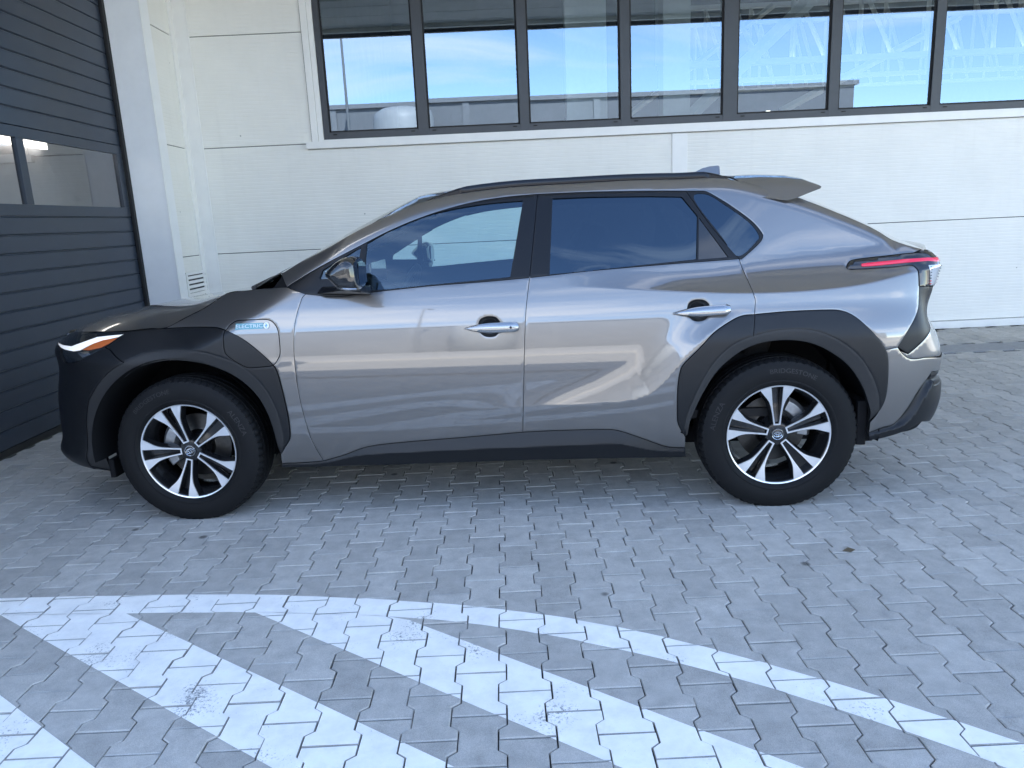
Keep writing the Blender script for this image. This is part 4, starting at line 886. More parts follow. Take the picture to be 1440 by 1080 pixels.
LIPFP = loop('flip', cr_(LINES['farch_in'], .012).tolist()[::-1]); LIPRP = loop('rlip', cr_(LINES['rarch_in_f']+LINES['rarch_in_r'][1:], .012).tolist()[::-1])
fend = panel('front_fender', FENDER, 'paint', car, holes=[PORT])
panel('charge_port_flap', inset(PORT, .0055), 'paint', car, also=FENDER, sides=(1,), parents=[fend[0]])
panel('charge_port_flap', inset(PORT, .0055), 'paint', car, also=FENDER, sides=(-1,), parents=[fend[1]])
fc = panel('front_arch_cladding', FCLAD, 'clad', car, exF, holes=[PORT, LIPFP])
panel('arch_lip', LIPFP, 'clad_lip', car, exF, gap=.0006, parents=fc)
for i, sg in enumerate((1, -1)): panel('charge_port_lower', inset(PORT, .0055), 'clad', car, exF, also=FCLAD, sides=(sg,), parents=[fc[i]])
panel('front_bumper', BUMP, 'clad', car, lambda s, z: exF(s, z)*_sm(s, -1.0, -.5)+.004, step=.014, holes=[LIPFP])
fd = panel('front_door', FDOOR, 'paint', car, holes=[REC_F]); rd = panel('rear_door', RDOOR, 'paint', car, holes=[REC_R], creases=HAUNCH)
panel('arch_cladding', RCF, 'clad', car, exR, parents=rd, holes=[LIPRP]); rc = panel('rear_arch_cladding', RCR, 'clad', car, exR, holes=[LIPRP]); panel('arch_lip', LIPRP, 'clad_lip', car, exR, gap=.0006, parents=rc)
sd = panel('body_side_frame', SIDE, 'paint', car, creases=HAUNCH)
# sills with a raised facet
sm_, sb_ = np.array(cr_(LINES['sill_mid'], .02)), np.array(cr_(LINES['sill_bot'], .02)); stp = np.vstack([cr_(LINES['fend_bot'], .02), cr_(LINES['door_bot'], .02), cr_(LINES['rdoor_bot'], .02)])
def ex_sill(s, z):
    zt_ = np.interp(s, stp[:, 0], stp[:, 1]); zm = np.interp(s, sm_[:, 0], sm_[:, 1]); zb_ = np.interp(s, sb_[:, 0], sb_[:, 1])
    a = np.clip((zt_-z)/np.maximum(zt_-zm, 1e-3), 0, 1); b = np.clip((zm-z)/np.maximum(zm-zb_, 1e-3), 0, 1); amp = np.clip((zt_-zm)/.07, .05, 1)
    return .002+.034*a*amp-.03*b*amp
SILLT = np.vstack([cr_(LINES['fend_bot'], .012)[:-1], cr_(LINES['door_bot'], .012)[:-1], cr_(LINES['rdoor_bot'], .012)])
BG = [(1.651, .45), (1.6495, .405), (1.638, .335), (1.643, .2)]
SILL = loop(SILLT.tolist(), sb_[::-1].tolist())
cutx = 1.645
SF = np.array([p for p in SILL]);
panel('sill_cladding', SILL, 'clad', car, ex_sill, step=.007, edge=False, depth=.05)

# front lamp
HLALL = loop([hl[9]], cr_(hl[:10][::-1], .012).tolist(), cr_(LINES['hl_black'][:9], .012).tolist())
lamp = panel('headlight', HLALL, 'lens_dark', car, .002, step=.008)
for i, sg in enumerate((1, -1)):
    panel('running_light', loop(LINES['drl'], step=.006), 'drl_white', None, .0065, step=.006, gap=0, depth=.006, sides=(sg,), parents=[lamp[i]])
    panel('turn_signal', loop(LINES['amber'], step=.006), 'amber', None, .0055, step=.006, gap=0, depth=.005, sides=(sg,), parents=[lamp[i]])
    panel('projector', loop(LINES['proj'], step=.006), 'chrome', None, .0055, step=.005, gap=0, depth=.005, sides=(sg,), parents=[lamp[i]])
panel('nose_strip', [(-1.0, .874), (-1.0, .925), (S_FRONT, .905), (S_FRONT, .874)], 'gloss_black', car, -.004, step=.02)

# windows: trim frames and panes
TF = loop(cr_(LINES['belt_f'], .012).tolist(), cr_(LINES['gap_b'][:3], .012).tolist()[::-1], 'dlo_top_f'); TR = loop('belt_r', '-gap_c_up', 'dlo_top_r', cr_(LINES['gap_b'][:3], .012).tolist()); TQ = loop('dlo_rear', 'dlo_top_q', 'gap_c_up')
for i, sg in enumerate((1, -1)):
    panel('window_trim', TF, 'trim_black', None, -.001, holes=[G_FD, G_FQ], sides=(sg,), parents=[fd[i]], depth=.02); panel('window_trim', TR, 'trim_black', None, -.001, holes=[G_RD, G_RF], sides=(sg,), parents=[rd[i]], depth=.02)
    panel('quarter_trim', TQ, 'trim_black', None, -.001, holes=[G_Q], sides=(sg,), parents=[sd[i]], depth=.02)
    panel('window_pane', G_FD, 'car_glass', None, -.008, gap=-.004, step=.025, depth=.004, sides=(sg,), parents=[fd[i]], edge=False); panel('fixed_pane', G_FQ, 'car_glass', None, -.008, gap=-.004, step=.02, depth=.004, sides=(sg,), parents=[fd[i]], edge=False)
    panel('window_pane', G_RD, 'privacy_glass', None, -.008, gap=-.004, step=.025, depth=.004, sides=(sg,), parents=[rd[i]], edge=False); panel('fixed_pane', G_RF, 'gloss_black', None, -.006, gap=-.003, step=.02, depth=.004, sides=(sg,), parents=[rd[i]], edge=False)
    panel('quarter_pane', G_Q, 'privacy_glass', None, -.004, gap=-.003, step=.02, depth=.004, sides=(sg,), parents=[sd[i]], edge=False)

# rear corner: lamp housing, lens, garnish, tailgate, bumper
TZ = 1.166
TAIL = loop('tail_top', [(3.60, TZ), (3.9, TZ), (S_REAR, TZ)], [(S_REAR, TZ), (S_REAR, 1.112)], [(S_REAR, 1.112), (3.80, 1.112), (3.70, 1.105), (3.69, 1.005)], [(3.69, 1.005), LINES['tail_v'][0]], 'tail_v', 'tail_bot')
tl = panel('tail_light', TAIL, 'gloss_black', car, .003, step=.012)
RED = loop('red', [(3.60, 1.140), (3.9, 1.142), (S_REAR, 1.142)], [(S_REAR, 1.142), (S_REAR, 1.120)], [(S_REAR, 1.120), (3.9, 1.120), (3.62, 1.122)], 'red2', step=.008)
LENS = loop([(3.565, 1.108), (3.655, 1.108), (3.672, 1.016), (3.578, 1.016)], step=.008)
for i, sg in enumerate((1, -1)):
    panel('light_bar', RED, 'red_band', None, .0075, step=.008, gap=0, depth=.006, sides=(sg,), parents=[tl[i]])
    panel('clear_lens', LENS, 'clear_lens', None, .006, step=.008, gap=0, depth=.005, sides=(sg,), parents=[tl[i]])
    for k in range(7):
        z = 1.021+k*.0128; panel('lens_bar', [(3.572, z), (3.668, z), (3.668, z+.0045), (3.572, z+.0045)], 'red_lens' if k < 2 else 'dark_plastic', None, .0085, step=.006, gap=0, depth=.004, sides=(sg,), parents=[tl[i]], edge=False)
GARN = loop([LINES['tail_v'][0]], '-quart_rear' if False else cr_(LINES['quart_rear'], .012).tolist(), cr_(LINES['garn'], .012).tolist()[::-1])
panel('rear_garnish', GARN, 'clad', car, -.004)
GATE = loop([(3.69, 1.000)], [(3.69, 1.0), LINES['garn'][0]], 'garn', [LINES['bump_notch'][1]], cr_(LINES['bump_notch'][1:], .012).tolist(), [(3.62, .684), (3.9, .70), (S_REAR, .70)], [(S_REAR, .70), (S_REAR, 1.108)], [(S_REAR, 1.108), (3.80, 1.108), (3.70, 1.10)])
panel('tailgate', GATE, 'paint', car, -.003, step=.014)
RB = loop('qb_gap', 'bump_notch', [(3.62, .68), (3.9, .696), (S_REAR, .696)], [(S_REAR, .696), (S_REAR, .60)], [(S_REAR, .60), (3.9, .60), (3.70, .60)], '-rb_low', cr_(LINES['rb_left'], .01).tolist()[::-1], cr_(LINES['rarch_out_r'][7:], .012).tolist()[::-1])
panel('rear_bumper', RB, 'paint', car)
VAL = loop('rb_low', [(3.70, .60), (3.9, .60), (S_REAR, .60)], [(S_REAR, .60), (S_REAR, .33)], [(S_REAR, .33), (3.9, .34), (3.70, .345)], '-rb_bot')
r2 = np.array(cr_(LINES['rb_low2'], .02))
def ex_val(s, z):
    zr = np.interp(s, r2[:, 0], r2[:, 1], right=.556); zl = np.interp(s, *np.array(cr_(LINES['rb_low'], .02)).T, right=.60)
    a = np.clip((zl-z)/np.maximum(zl-zr, .004), 0, 1); return -.004-.02*np.sin(a*np.pi)*np.clip((zl-zr)/.05, 0, 1)+.012*(a >= 1)*0+.010*a
panel('rear_valance', VAL, 'clad', car, ex_val, step=.008)

# inner shell that closes the gaps between the panels
SHELL = loop([(S_FRONT, .27), (-.5, .27)], [(-.5, .25), (3.3, .30)], [(3.3, .33), (S_REAR, .36)], [(S_REAR, .36), (S_REAR, 1.15)], [(S_REAR, 1.15), (3.66, 1.15)], tops_line(3.58, .50, 100, .006), [(.45, 1.10), (.2, 1.06), (.0, .94), (-.3, .92), (S_FRONT, .90)])
def circ(c, r, a0, a1, n=50): return [(c[0]+r*math.cos(a), c[1]+r*math.sin(a)) for a in np.linspace(a0, a1, n)]
ARF = np.array(cr_(LINES['farch_in'], .015).tolist()+[(.46, .1), (-.49, .1)]); ARR = np.array(cr_(LINES['rarch_in_f'], .015).tolist()+cr_(LINES['rarch_in_r'], .015).tolist()+[(3.26, .1), (2.41, .1)])
panel('body_shell', SHELL, 'shell_black', car, -.024, holes=[inset(G_FD, -.002), inset(G_FQ, -.002), inset(G_RD, -.002), inset(G_Q, -.002), inset(ARF, -.004), inset(ARR, -.004)], step=.03, gap=.004, depth=.01, edge=False)

# ------------------------------------------------------------------ upper surfaces (bonnet, screen, roof, tailgate glass)
def lerp(a, b, t): return a+(b-a)*t
def topskin(name, side_fn, cen_fn, material, a0, a1, na=40, nb=40, pu=2.2, pz=2.0, b1=1., parent=None, dz=0., b0=None):
    v = []; f = []
    for i in range(na+1):
        a = a0+(a1-a0)*i/na; e = side_fn(a); c = cen_fn(a)
        for j in range(nb+1):
            b = (-b1 if b0 is None else b0)+(b1-(-b1 if b0 is None else b0))*j/nb; q = abs(b); v.append((c[0]+(e[0]-c[0])*q**pu, -b*e[1], c[1]+(e[2]-c[1])*q**pz+dz))
    for i in range(na):
        for j in range(nb): k = i*(nb+1)+j; f.append((k, k+1, k+nb+2, k+nb+1))
    o = pyd(name, v, f, material, parent or car, smooth=True)
    bm = bmesh.new(); bm.from_mesh(o.data); bmesh.ops.recalc_face_normals(bm, faces=bm.faces)
    if sum(fc_.normal.z for fc_ in bm.faces) < 0: bmesh.ops.reverse_faces(bm, faces=bm.faces)
    bm.to_mesh(o.data); bm.free(); return o
hg = cr_(LINES['hood_gap'], .01); hgp = POS(hg[:, 0], hg[:, 1], -.003); hgd = np.linspace(0, 1, len(hgp))
def hood_side(a): return [float(np.interp(a, hgd, hgp[:, k])) for k in range(3)]
def hood_cen(a):
    u = lerp(-.885, .20, a); return u, float(_spl(u, [-.885, -.84, -.77, -.6, -.41, -.06, .2], [.895, .922, .950, .990, 1.022, 1.064, 1.104]))
hood = topskin('bonnet', hood_side, hood_cen, 'paint', 0, 1, 60, 60, pu=2.6, pz=3.0, b1=.991)
def wind_side(a): p = P1(*(lambda s: (s, float(ztop(np.array(s)))-.005))(lerp(.50, 1.18, a)), -.002); return p
topskin('windscreen', wind_side, lambda a: (lerp(.20, 1.12, a), lerp(1.10, 1.548, a)+.018*math.sin(a*math.pi)), 'screen_glass', 0, 1, 24, 24, pu=2.1, pz=2.8, b1=.90)
for sg_, pr_ in ((1, sd[0]), (-1, sd[1])): topskin('pillar_cap', wind_side, lambda a: (lerp(.20, 1.12, a), lerp(1.10, 1.548, a)+.018*math.sin(a*math.pi)), 'paint', 0, 1, 24, 6, pu=2.1, pz=2.8, b0=.90*sg_ if sg_ > 0 else -1., b1=1. if sg_ > 0 else -.90, parent=pr_)
def roof_side(a): p = P1(*(lambda s: (s, float(ztop(np.array(s)))-.005))(lerp(1.18, 2.74, a)), -.002); return p
roof = topskin('roof', roof_side, lambda a: (lerp(1.12, 2.84, a), 1.548+.050*abs(math.sin(min(1, a*1.02)*math.pi))**.8+.006*a), 'paint', 0, 1, 50, 40, pu=2.1, pz=2.8)
def hatch_side(a): p = P1(*(lambda s: (s, float(ztop(np.array(s)))))(lerp(2.74, 3.60, a))); return p
topskin('rear_window', hatch_side, lambda a: (lerp(2.84, 3.70, a), lerp(1.560, 1.170, a)+.02*math.sin(a*math.pi)), 'gloss_black', 0, 1, 30, 30, pu=2.1, pz=2.8)
def cowl_side(a): p, q = hood_side(.90), wind_side(.10); return [lerp(p[k], q[k], a) for k in range(3)]
topskin('cowl_panel', cowl_side, lambda a: (lerp(.165, .30, a), lerp(1.088, 1.150, a)), 'dark_plastic', 0, 1, 6, 24, pu=2.2, pz=2.4, b1=.985, dz=.006)
# cowl panel and wiper under the screen
MB().tube([loc3((.30, .55, 1.118)), loc3((.24, .20, 1.128)), loc3((.22, -.2, 1.128))], .010, 8).build('wiper', 'dark_plastic', car); MB().tube([loc3((.345, .70, 1.125)), loc3((.30, .35, 1.14)), loc3((.35, .05, 1.17))], .012, 8).build('wiper', 'dark_plastic', car)
# roof rails
for sg in (1, -1):
    pts = []; rr = []
    ss = np.linspace(1.175, 2.70, 46)
    for s in ss:
        p = P1(s, float(ztop(np.array(s)))); t = (s-1.175)/(2.70-1.175); lift = .036*_sm(t, -.02, .17)*min(1, max(0, 1-t)/.09)**.6
        pts.append((p[0], -(p[1]-.030)*sg, p[2]-.006+lift*.40)); rr.append((lift, t))
    mb = MB(); v = []; nsec = 8
    for (x, y, z), (lift, t) in zip(pts, rr):
        hh = .004+lift*.52
        for j in range(nsec):
            an = 2*math.pi*(j+.5)/nsec; cx = math.cos(an); cz_ = math.sin(an); v.append((x, y+.017*math.copysign(abs(cx)**.7, cx), z+hh*math.copysign(abs(cz_)**.7, cz_)))
    f = [(i*nsec+j, i*nsec+(j+1) % nsec, (i+1)*nsec+(j+1) % nsec, (i+1)*nsec+j) for i in range(len(pts)-1) for j in range(nsec)]+[tuple(range(nsec)), tuple((len(pts)-1)*nsec+j for j in range(nsec))[::-1]]
    mb.add(v, f).build('roof_rail', 'rail_black', car, smooth=True)
# antenna fin
mb = MB(); fin = [(2.585, 1.588), (2.62, 1.606), (2.66, 1.624), (2.70, 1.632), (2.745, 1.634), (2.752, 1.628), (2.752, 1.585)]
v = []
for u, z in fin:
    k = .006+.022*max(0, (1.634-z)/.05); v += [(u, -k, z), (u, k, z)]
mb.add(v, [(2*i, 2*i+1, 2*i+3, 2*i+2) for i in range(len(fin)-1)]+[tuple(2*i for i in range(len(fin))), tuple(2*i+1 for i in range(len(fin)))[::-1]]).build('antenna_fin', 'paint', car, smooth=False)
# roof spoiler: wedge across the top of the tailgate
def spoiler():
    sec = [(2.720, 1.534), (2.84, 1.535), (2.96, 1.527), (3.035, 1.513), (3.105, 1.482), (3.098, 1.474), (2.985, 1.438), (2.930, 1.424), (2.80, 1.448), (2.765, 1.495)]
    v = []; f = []; n = len(sec); vv = np.linspace(-1, 1, 25)
    for b in vv:
        q = abs(b)
        for u, z in sec:
            c = .040*(1-q**2.6); bu = .045*(1-q**2); wv_ = lerp(.640, .535, min(1, max(0, (z-1.43)/.10))); v.append((u+bu*(u > 2.9), -b*wv_, z+c*(1 if z > 1.47 else .9)))
    for i in range(len(vv)-1):
        for j in range(n): f.append((i*n+j, i*n+(j+1) % n, (i+1)*n+(j+1) % n, (i+1)*n+j))
    f += [tuple(range(n)), tuple((len(vv)-1)*n+j for j in range(n))[::-1]]
    MB().add(v, f).build('roof_spoiler', 'paint', car, smooth=True)
spoiler()
# ducktail lip
sec = [(3.56, 1.168), (3.63, 1.186), (3.71, 1.192), (3.745, 1.184), (3.755, 1.166), (3.74, 1.150), (3.60, 1.150)]; v = []; f = []; n = len(sec); vv = np.linspace(-1, 1, 21)
for b in vv:
    q = abs(b)
    for u, z in sec: v.append((u-.16*q**2.6, -b*.60, z-.012*q**2))
for i in range(len(vv)-1):
    for j in range(n): f.append((i*n+j, i*n+(j+1) % n, (i+1)*n+(j+1) % n, (i+1)*n+j))
f += [tuple(range(n)), tuple((len(vv)-1)*n+j for j in range(n))[::-1]]
MB().add(v, f).build('ducktail', 'paint', car, smooth=True)

# ------------------------------------------------------------------ door handles
def handle(outl, rec, par):
    for i, sg in enumerate((1, -1)):
        o = np.array(LINES[outl]); lo, hi = o.min(0), o.max(0); L = hi[0]-lo[0]; zc_ = (lo[1]+hi[1])/2; Hh = (hi[1]-lo[1])
        sl = (o[4][1]+o[6][1])/2-o[0][1]
        v = []; n = 10; m = 22
        for a in range(m+1):
            t = a/m; s = lo[0]+L*t; hw = Hh*.47*(1-.90*max(0, 1-t/.55)**2.0)*(1-.35*max(0, (t-.93)/.07)**2); zc2 = o[0][1]+sl*t; lift = .026-.018*(1-t)**3-.008*max(0, (t-.9)/.1)
            for j in range(n):
                an = 2*math.pi*j/n; c, d = math.cos(an), math.sin(an); ext = lift+.011*math.copysign(abs(c)**.8, c); p = P1(s, zc2+hw*math.copysign(abs(d)**.8, d), ext); v.append(loc3(p, sg))
        f = [(a*n+j, a*n+(j+1) % n, (a+1)*n+(j+1) % n, (a+1)*n+j) for a in range(m) for j in range(n)]+[tuple(range(n)), tuple(m*n+j for j in range(n))[::-1]]
        MB().add(v, f).build('door_handle', 'satin_silver', par[i], smooth=True)
        # backing strip and bowl behind the grip
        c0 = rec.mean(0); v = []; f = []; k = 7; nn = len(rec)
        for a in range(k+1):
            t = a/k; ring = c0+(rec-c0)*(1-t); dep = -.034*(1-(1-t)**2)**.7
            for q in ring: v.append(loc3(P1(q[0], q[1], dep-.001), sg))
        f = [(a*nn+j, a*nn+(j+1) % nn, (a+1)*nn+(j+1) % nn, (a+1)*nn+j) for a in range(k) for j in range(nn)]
        MB().add(v, f).build('handle_recess', 'recess_shade', par[i], smooth=True)
        if sg == 1:
            pc = P1(lo[0]+L*.86, o[0][1]+sl*.86, .0385); tv, tf = lathe([(0, .0015), (.0045, .0015), (.006, 0)], 16); MB().add([(pc[0]+a, -(pc[1]+b), pc[2]+c) for a, b, c in tv], tf).build('key_button', 'dark_plastic', par[i]) if outl == 'hand_f' else None
handle('hand_f', REC_F, fd); handle('hand_r', REC_R, rd)

# ------------------------------------------------------------------ door mirrors
def mirror(sg):
    m = empty('door_mirror', car)
    # housing sections along v: outline in (u,z) as seen from the side
    out_ = [(.822, 1.196), (.848, 1.228), (.885, 1.256), (.925, 1.270), (.955, 1.262), (.968, 1.236), (.970, 1.132), (.915, 1.128), (.878, 1.134), (.848, 1.166)]
    c = np.array(out_); c = smooth_loop(out_, .012); ce = np.array([.915, 1.195]); v = []; f = []; n = len(c)
    prof = [(.885, .62), (.91, .82), (.96, .97), (1.02, 1.0), (1.075, .98), (1.105, .88), (1.12, .70), (1.127, .40)]
    for vv_, k in prof:
        for q in c:
            p = ce+(q-ce)*k; uu = p[0]+.03*(1.02-vv_)*0-.06*max(0, vv_-1.02)*0
            v.append((min(uu, .970-.02*(k < .5)), -vv_*sg, p[1]))
    for i in range(len(prof)-1):
        for j in range(n): f.append((i*n+j, i*n+(j+1) % n, (i+1)*n+(j+1) % n, (i+1)*n+j))
    f += [tuple(range(n)), tuple((len(prof)-1)*n+j for j in range(n))[::-1]]
    MB().add(v, f).build('housing', 'gloss_black', m, smooth=True)
    gv = [(.9712, -vv_*sg, z) for vv_, z in ((.93, 1.148), (1.06, 1.148), (1.075, 1.195), (1.055, 1.24), (.95, 1.24), (.93, 1.215))]
    gb = MB().add(gv, [tuple(range(6))]); gb.build('mirror_glass', 'mirror_tint', m)
    # lower arm and foot on the door
    av = []
    for vv_, u0, u1, z0, z1 in ((.845, .70, .965, 1.085, 1.128), (.90, .74, .97, 1.090, 1.128), (.96, .82, .97, 1.100, 1.135), (1.03, .87, .965, 1.108, 1.135), (1.06, .90, .95, 1.116, 1.132)):
        av += [(u0, -vv_*sg, z0+.012), (u1, -vv_*sg, z0), (u1, -vv_*sg, z1), (u0+.03, -vv_*sg, z1)]
    af = [(4*i+j, 4*i+(j+1) % 4, 4*i+4+(j+1) % 4, 4*i+4+j) for i in range(4) for j in range(4)]+[(0, 1, 2, 3), (19, 18, 17, 16)]
    MB().add(av, af).build('mirror_arm', 'trim_black', m, bevel=.006)
    MB().tube([(.872, -1.085*sg, 1.141), (.90, -1.108*sg, 1.137), (.935, -1.116*sg, 1.134), (.968, -1.112*sg, 1.133)], [.003, .0055, .006, .005], 8).build('indicator_strip', 'satin_silver', m, smooth=True)
mirror(1); mirror(-1)

# ------------------------------------------------------------------ wheels
def text_mesh(body, size, extrude=0.):
    cu = bpy.data.curves.new('t', 'FONT'); cu.body = body; cu.size = size; cu.align_x = 'CENTER'; cu.align_y = 'CENTER'; cu.extrude = extrude; cu.resolution_u = 3
    o = bpy.data.objects.new('t', cu); COL.objects.link(o); dg = bpy.context.evaluated_depsgraph_get(); me = bpy.data.meshes.new_from_object(o.evaluated_get(dg)); bpy.data.objects.remove(o); bpy.data.curves.remove(cu)
    return me
R_T, VW = .3685, .9165
def tyre_mesh():
    prof = [(.226, .690), (.250, .684), (.300, .681), (.345, .692), (.3625, .712), (.3680, .735), (.3685, .770), (.361, .7705), (.361, .7785), (.3690, .779), (.3692, .815), (.361, .8155), (.361, .8235), (.3690, .824), (.3685, .858), (.3615, .8585), (.3615, .8645), (.3678, .865), (.3660, .880), (.3600, .8925), (.3540, .9010), (.3520, .9012), (.3400, .9085), (.325, .9135), (.305, .9165), (.285, .9160), (.268, .9120), (.2660, .9132), (.2585, .9125), (.2560, .9100), (.248, .9040), (.243, .8960), (.236, .8900)]
    n = 256; m = len(prof); v = []; f = []
    for i in range(n):
        th = 2*math.pi*i/n; groove = (i % 4 == 0)
        for j, (r, a) in enumerate(prof):
            if groove and 16 <= j <= 20: r -= .006
            x, z = r*math.cos(th), r*math.sin(th)
            if z < -.3525: a = a+.012*min(1, (-.3525-z)/.012)*(1 if a > .80 else -1); z = -.3525
            v.append((x, -a, z))
    for i in range(n):
        i2 = (i+1) % n
        for j in range(m-1): f.append((i*m+j, i*m+j+1, i2*m+j+1, i2*m+j))
    me = bpy.data.meshes.new('tyre'); me.from_pydata(v, [], f); me.update(); bm = bmesh.new(); bm.from_mesh(me); bmesh.ops.recalc_face_normals(bm, faces=bm.faces); bm.to_mesh(me); bm.free()
    me.polygons.foreach_set('use_smooth', [True]*len(me.polygons)); me.set_sharp_from_angle(angle=math.radians(40)); me.materials.append(MATS['tyre']); return me
def mesh_of(mb, name, material, **k):
    o = mb.build(name, material, **k); me = o.data; bpy.data.objects.remove(o); return me
RR = .2375
def rim_meshes():
    d = {}
    v, f = lathe([(.238, -.8985), (.2425, -.9005), (.2445, -.8990), (.2410, -.8940), (.2320, -.8900), (.2250, -.870), (.215, -.84), (.205, -.79), (.207, -.72), (.22, -.70)], 96); d['barrel'] = (mesh_of(MB().add(v, f), 'rim_barrel', 'wheel_black', smooth=True), 'rim_barrel')
    v, f = lathe([(.2335, -.8955), (.2345, -.8995), (.2395, -.9015), (.2410, -.8990)], 120); d['lip'] = (mesh_of(MB().add(v, f), 'rim_lip', 'machined', smooth=True), 'rim_lip')
    def spoke_v(r, dish=.020): t = max(0., 1-r/RR); return -(.8985-dish*math.sin(min(1, t*1.1)*math.pi/2)**1.3)
    sp = MB(); bk = MB()
    # half outline of one blade in (lateral, radial), fractions of rim radius
    outer = [(.116, .985), (.338, .942), (.302, .895), (.250, .82), (.176, .715), (.130, .60), (.094, .42), (.066, .185)]; inner = [(.118, .985), (.108, .88), (.098, .72), (.086, .58), (.064, .40), (.038, .195)]
    def at(x, y, dv, k):
        a = 2*math.pi*k/5; X, Y = x*RR, y*RR; return (X*math.cos(a)+Y*math.sin(a), spoke_v(math.hypot(X, Y))+dv, -X*math.sin(a)+Y*math.cos(a))
    for k in range(5):
        for mside in (1, -1):
            # machined face as strip between inner and outer edge
            no = 14; o_ = cr_(outer[1:], .02); i_ = cr_(inner, .02)
            ts = np.linspace(0, 1, no); oo = np.array([[np.interp(t, np.linspace(0, 1, len(o_)), o_[:, q]) for q in (0, 1)] for t in ts]); ii = np.array([[np.interp(t, np.linspace(0, 1, len(i_)), i_[:, q]) for q in (0, 1)] for t in ts])
            v = []
            for a, b in zip(ii, oo): v += [at(mside*a[0], a[1], 0, k), at(mside*b[0], b[1], 0, k), at(mside*a[0], a[1], .006, k), at(mside*b[0], b[1], .006, k)]
            f = []
            for t in range(no-1): q = 4*t; f += [(q, q+1, q+5, q+4), (q+1, q+3, q+7, q+5), (q+2, q, q+4, q+6)]
            sp.add(v, f)
            # black body under the blade, wider and deeper
            v = []
            for a, b in zip(ii, oo):
                v += [at(mside*(a[0]-.012), a[1], .0055, k), at(mside*(b[0]+.012), b[1], .0055, k), at(mside*(a[0]-.02), a[1]*.99, .035, k), at(mside*(b[0]+.045), b[1]*.98, .038, k)]
            f = []
            for t in range(no-1): q = 4*t; f += [(q, q+1, q+5, q+4), (q+1, q+3, q+7, q+5), (q+2, q, q+4, q+6)]
            bk.add(v, f)
        # little bridge closing the pair at the hub
        sp.add([at(-.070, .185, 0, k), at(.070, .185, 0, k), at(.040, .215, 0, k), at(-.040, .215, 0, k)], [(0, 1, 2, 3)])
        # black web between the two blades
        wv = []
        for y, x, dd in ((.20, .05, .012), (.45, .07, .034), (.70, .09, .045), (.95, .12, .05)): wv += [at(-x, y, dd, k), at(x, y, dd, k)]
        bk.add(wv, [(0, 1, 3, 2), (2, 3, 5, 4), (4, 5, 7, 6)])
    d['spoke'] = (mesh_of(sp, 'spoke_face', 'machined', smooth=True), 'spoke_face'); 
    v, f = lathe([(0, -.875), (.040, -.8765), (.052, -.874), (.058, -.862), (.060, -.83), (.075, -.80)], 48); bk.add(v, f)
    for k in range(5):
        a = 2*math.pi*(k+.5)/5; x, z = .048*math.sin(a), .048*math.cos(a); lv, lf = lathe([(0, 0), (.008, 0), (.009, .012)], 6); bk.add([(p[0]+x, p[1]-.872, p[2]+z) for p in lv], lf)
    d['spoke_body'] = (mesh_of(bk, 'spoke_body', 'wheel_black', smooth=True), 'spoke_body')
    v, f = lathe([(0, -.8835), (.022, -.8835), (.0285, -.8815), (.030, -.8775), (.0305, -.868)], 40); d['cap'] = (mesh_of(MB().add(v, f), 'hub_cap', 'gloss_black', smooth=True), 'hub_cap')
    em = MB()
    def ell(cx, cz, a, b, r): em.tube([(cx+a*math.cos(t), -.8842, cz+b*math.sin(t)) for t in np.linspace(0, 2*math.pi, 28, endpoint=False)], r, 5, closed=True)
    ell(0, 0, .0250, .0250, .0014); ell(0, 0, .0185, .0128, .0016); ell(0, -.0012, .0058, .0112, .0014); ell(0, .0052, .0125, .0056, .0014)
    d['emblem'] = (mesh_of(em, 'emblem', 'chrome', smooth=True), 'emblem')
    return d
def brake_meshes():
    v, f = lathe([(.055, -.80), (.075, -.80), (.082, -.775), (.090, -.772), (.162, -.772), (.162, -.750), (.09, -.750)], 72); a = mesh_of(MB().add(v, f), 'brake_disc', 'disc_steel', smooth=True)
    c = MB(); th = np.linspace(math.radians(140), math.radians(215), 9); v = []
    for t in th:
        for r, y in ((.095, -.742), (.170, -.742), (.176, -.80), (.158, -.822), (.112, -.822), (.098, -.80)): v.append((r*math.cos(t), y, r*math.sin(t)))
    f = [(i*6+j, i*6+(j+1) % 6, (i+1)*6+(j+1) % 6, (i+1)*6+j) for i in range(8) for j in range(6)]+[tuple(range(6)), tuple(48+j for j in range(6))[::-1]]
    c.add(v, f); return a, mesh_of(c, 'brake_caliper', 'caliper', bevel=.004)
TYRE = tyre_mesh(); RIM = rim_meshes(); DISC, CALI = brake_meshes()
def bent_text(body, size, r, mid_deg, name):
    me = text_mesh(body, size, 0.); bm = bmesh.new(); bm.from_mesh(me); bpy.data.meshes.remove(me)
    for v in bm.verts:
        a = math.radians(90-mid_deg)-v.co.x*1.12/r; rr = r+v.co.y; v.co = Vector((rr*math.cos(a), -(.9172 if rr > .30 else .9165)-.0006-max(0, .0)*0, rr*math.sin(a)))
        prof_r = [.268, .285, .305, .325, .340]; prof_v = [.9120, .9160, .9165, .9135, .9085]; v.co.y = -(float(np.interp(rr, prof_r, prof_v))+.0009)
    me = bpy.data.meshes.new(name); bm.to_mesh(me); bm.free(); me.materials.append(MATS['tyre_text']); return me
TXT1 = bent_text('BRIDGESTONE', .030, .312, 10, 'sidewall_lettering'); TXT2 = bent_text('ALENZA', .034, .312, 62, 'sidewall_lettering'); TXT1b = bent_text('BRIDGESTONE', .030, .312, -28, 'sidewall_lettering'); TXT3 = bent_text('ALENZA', .034, .312, -70, 'sidewall_lettering')
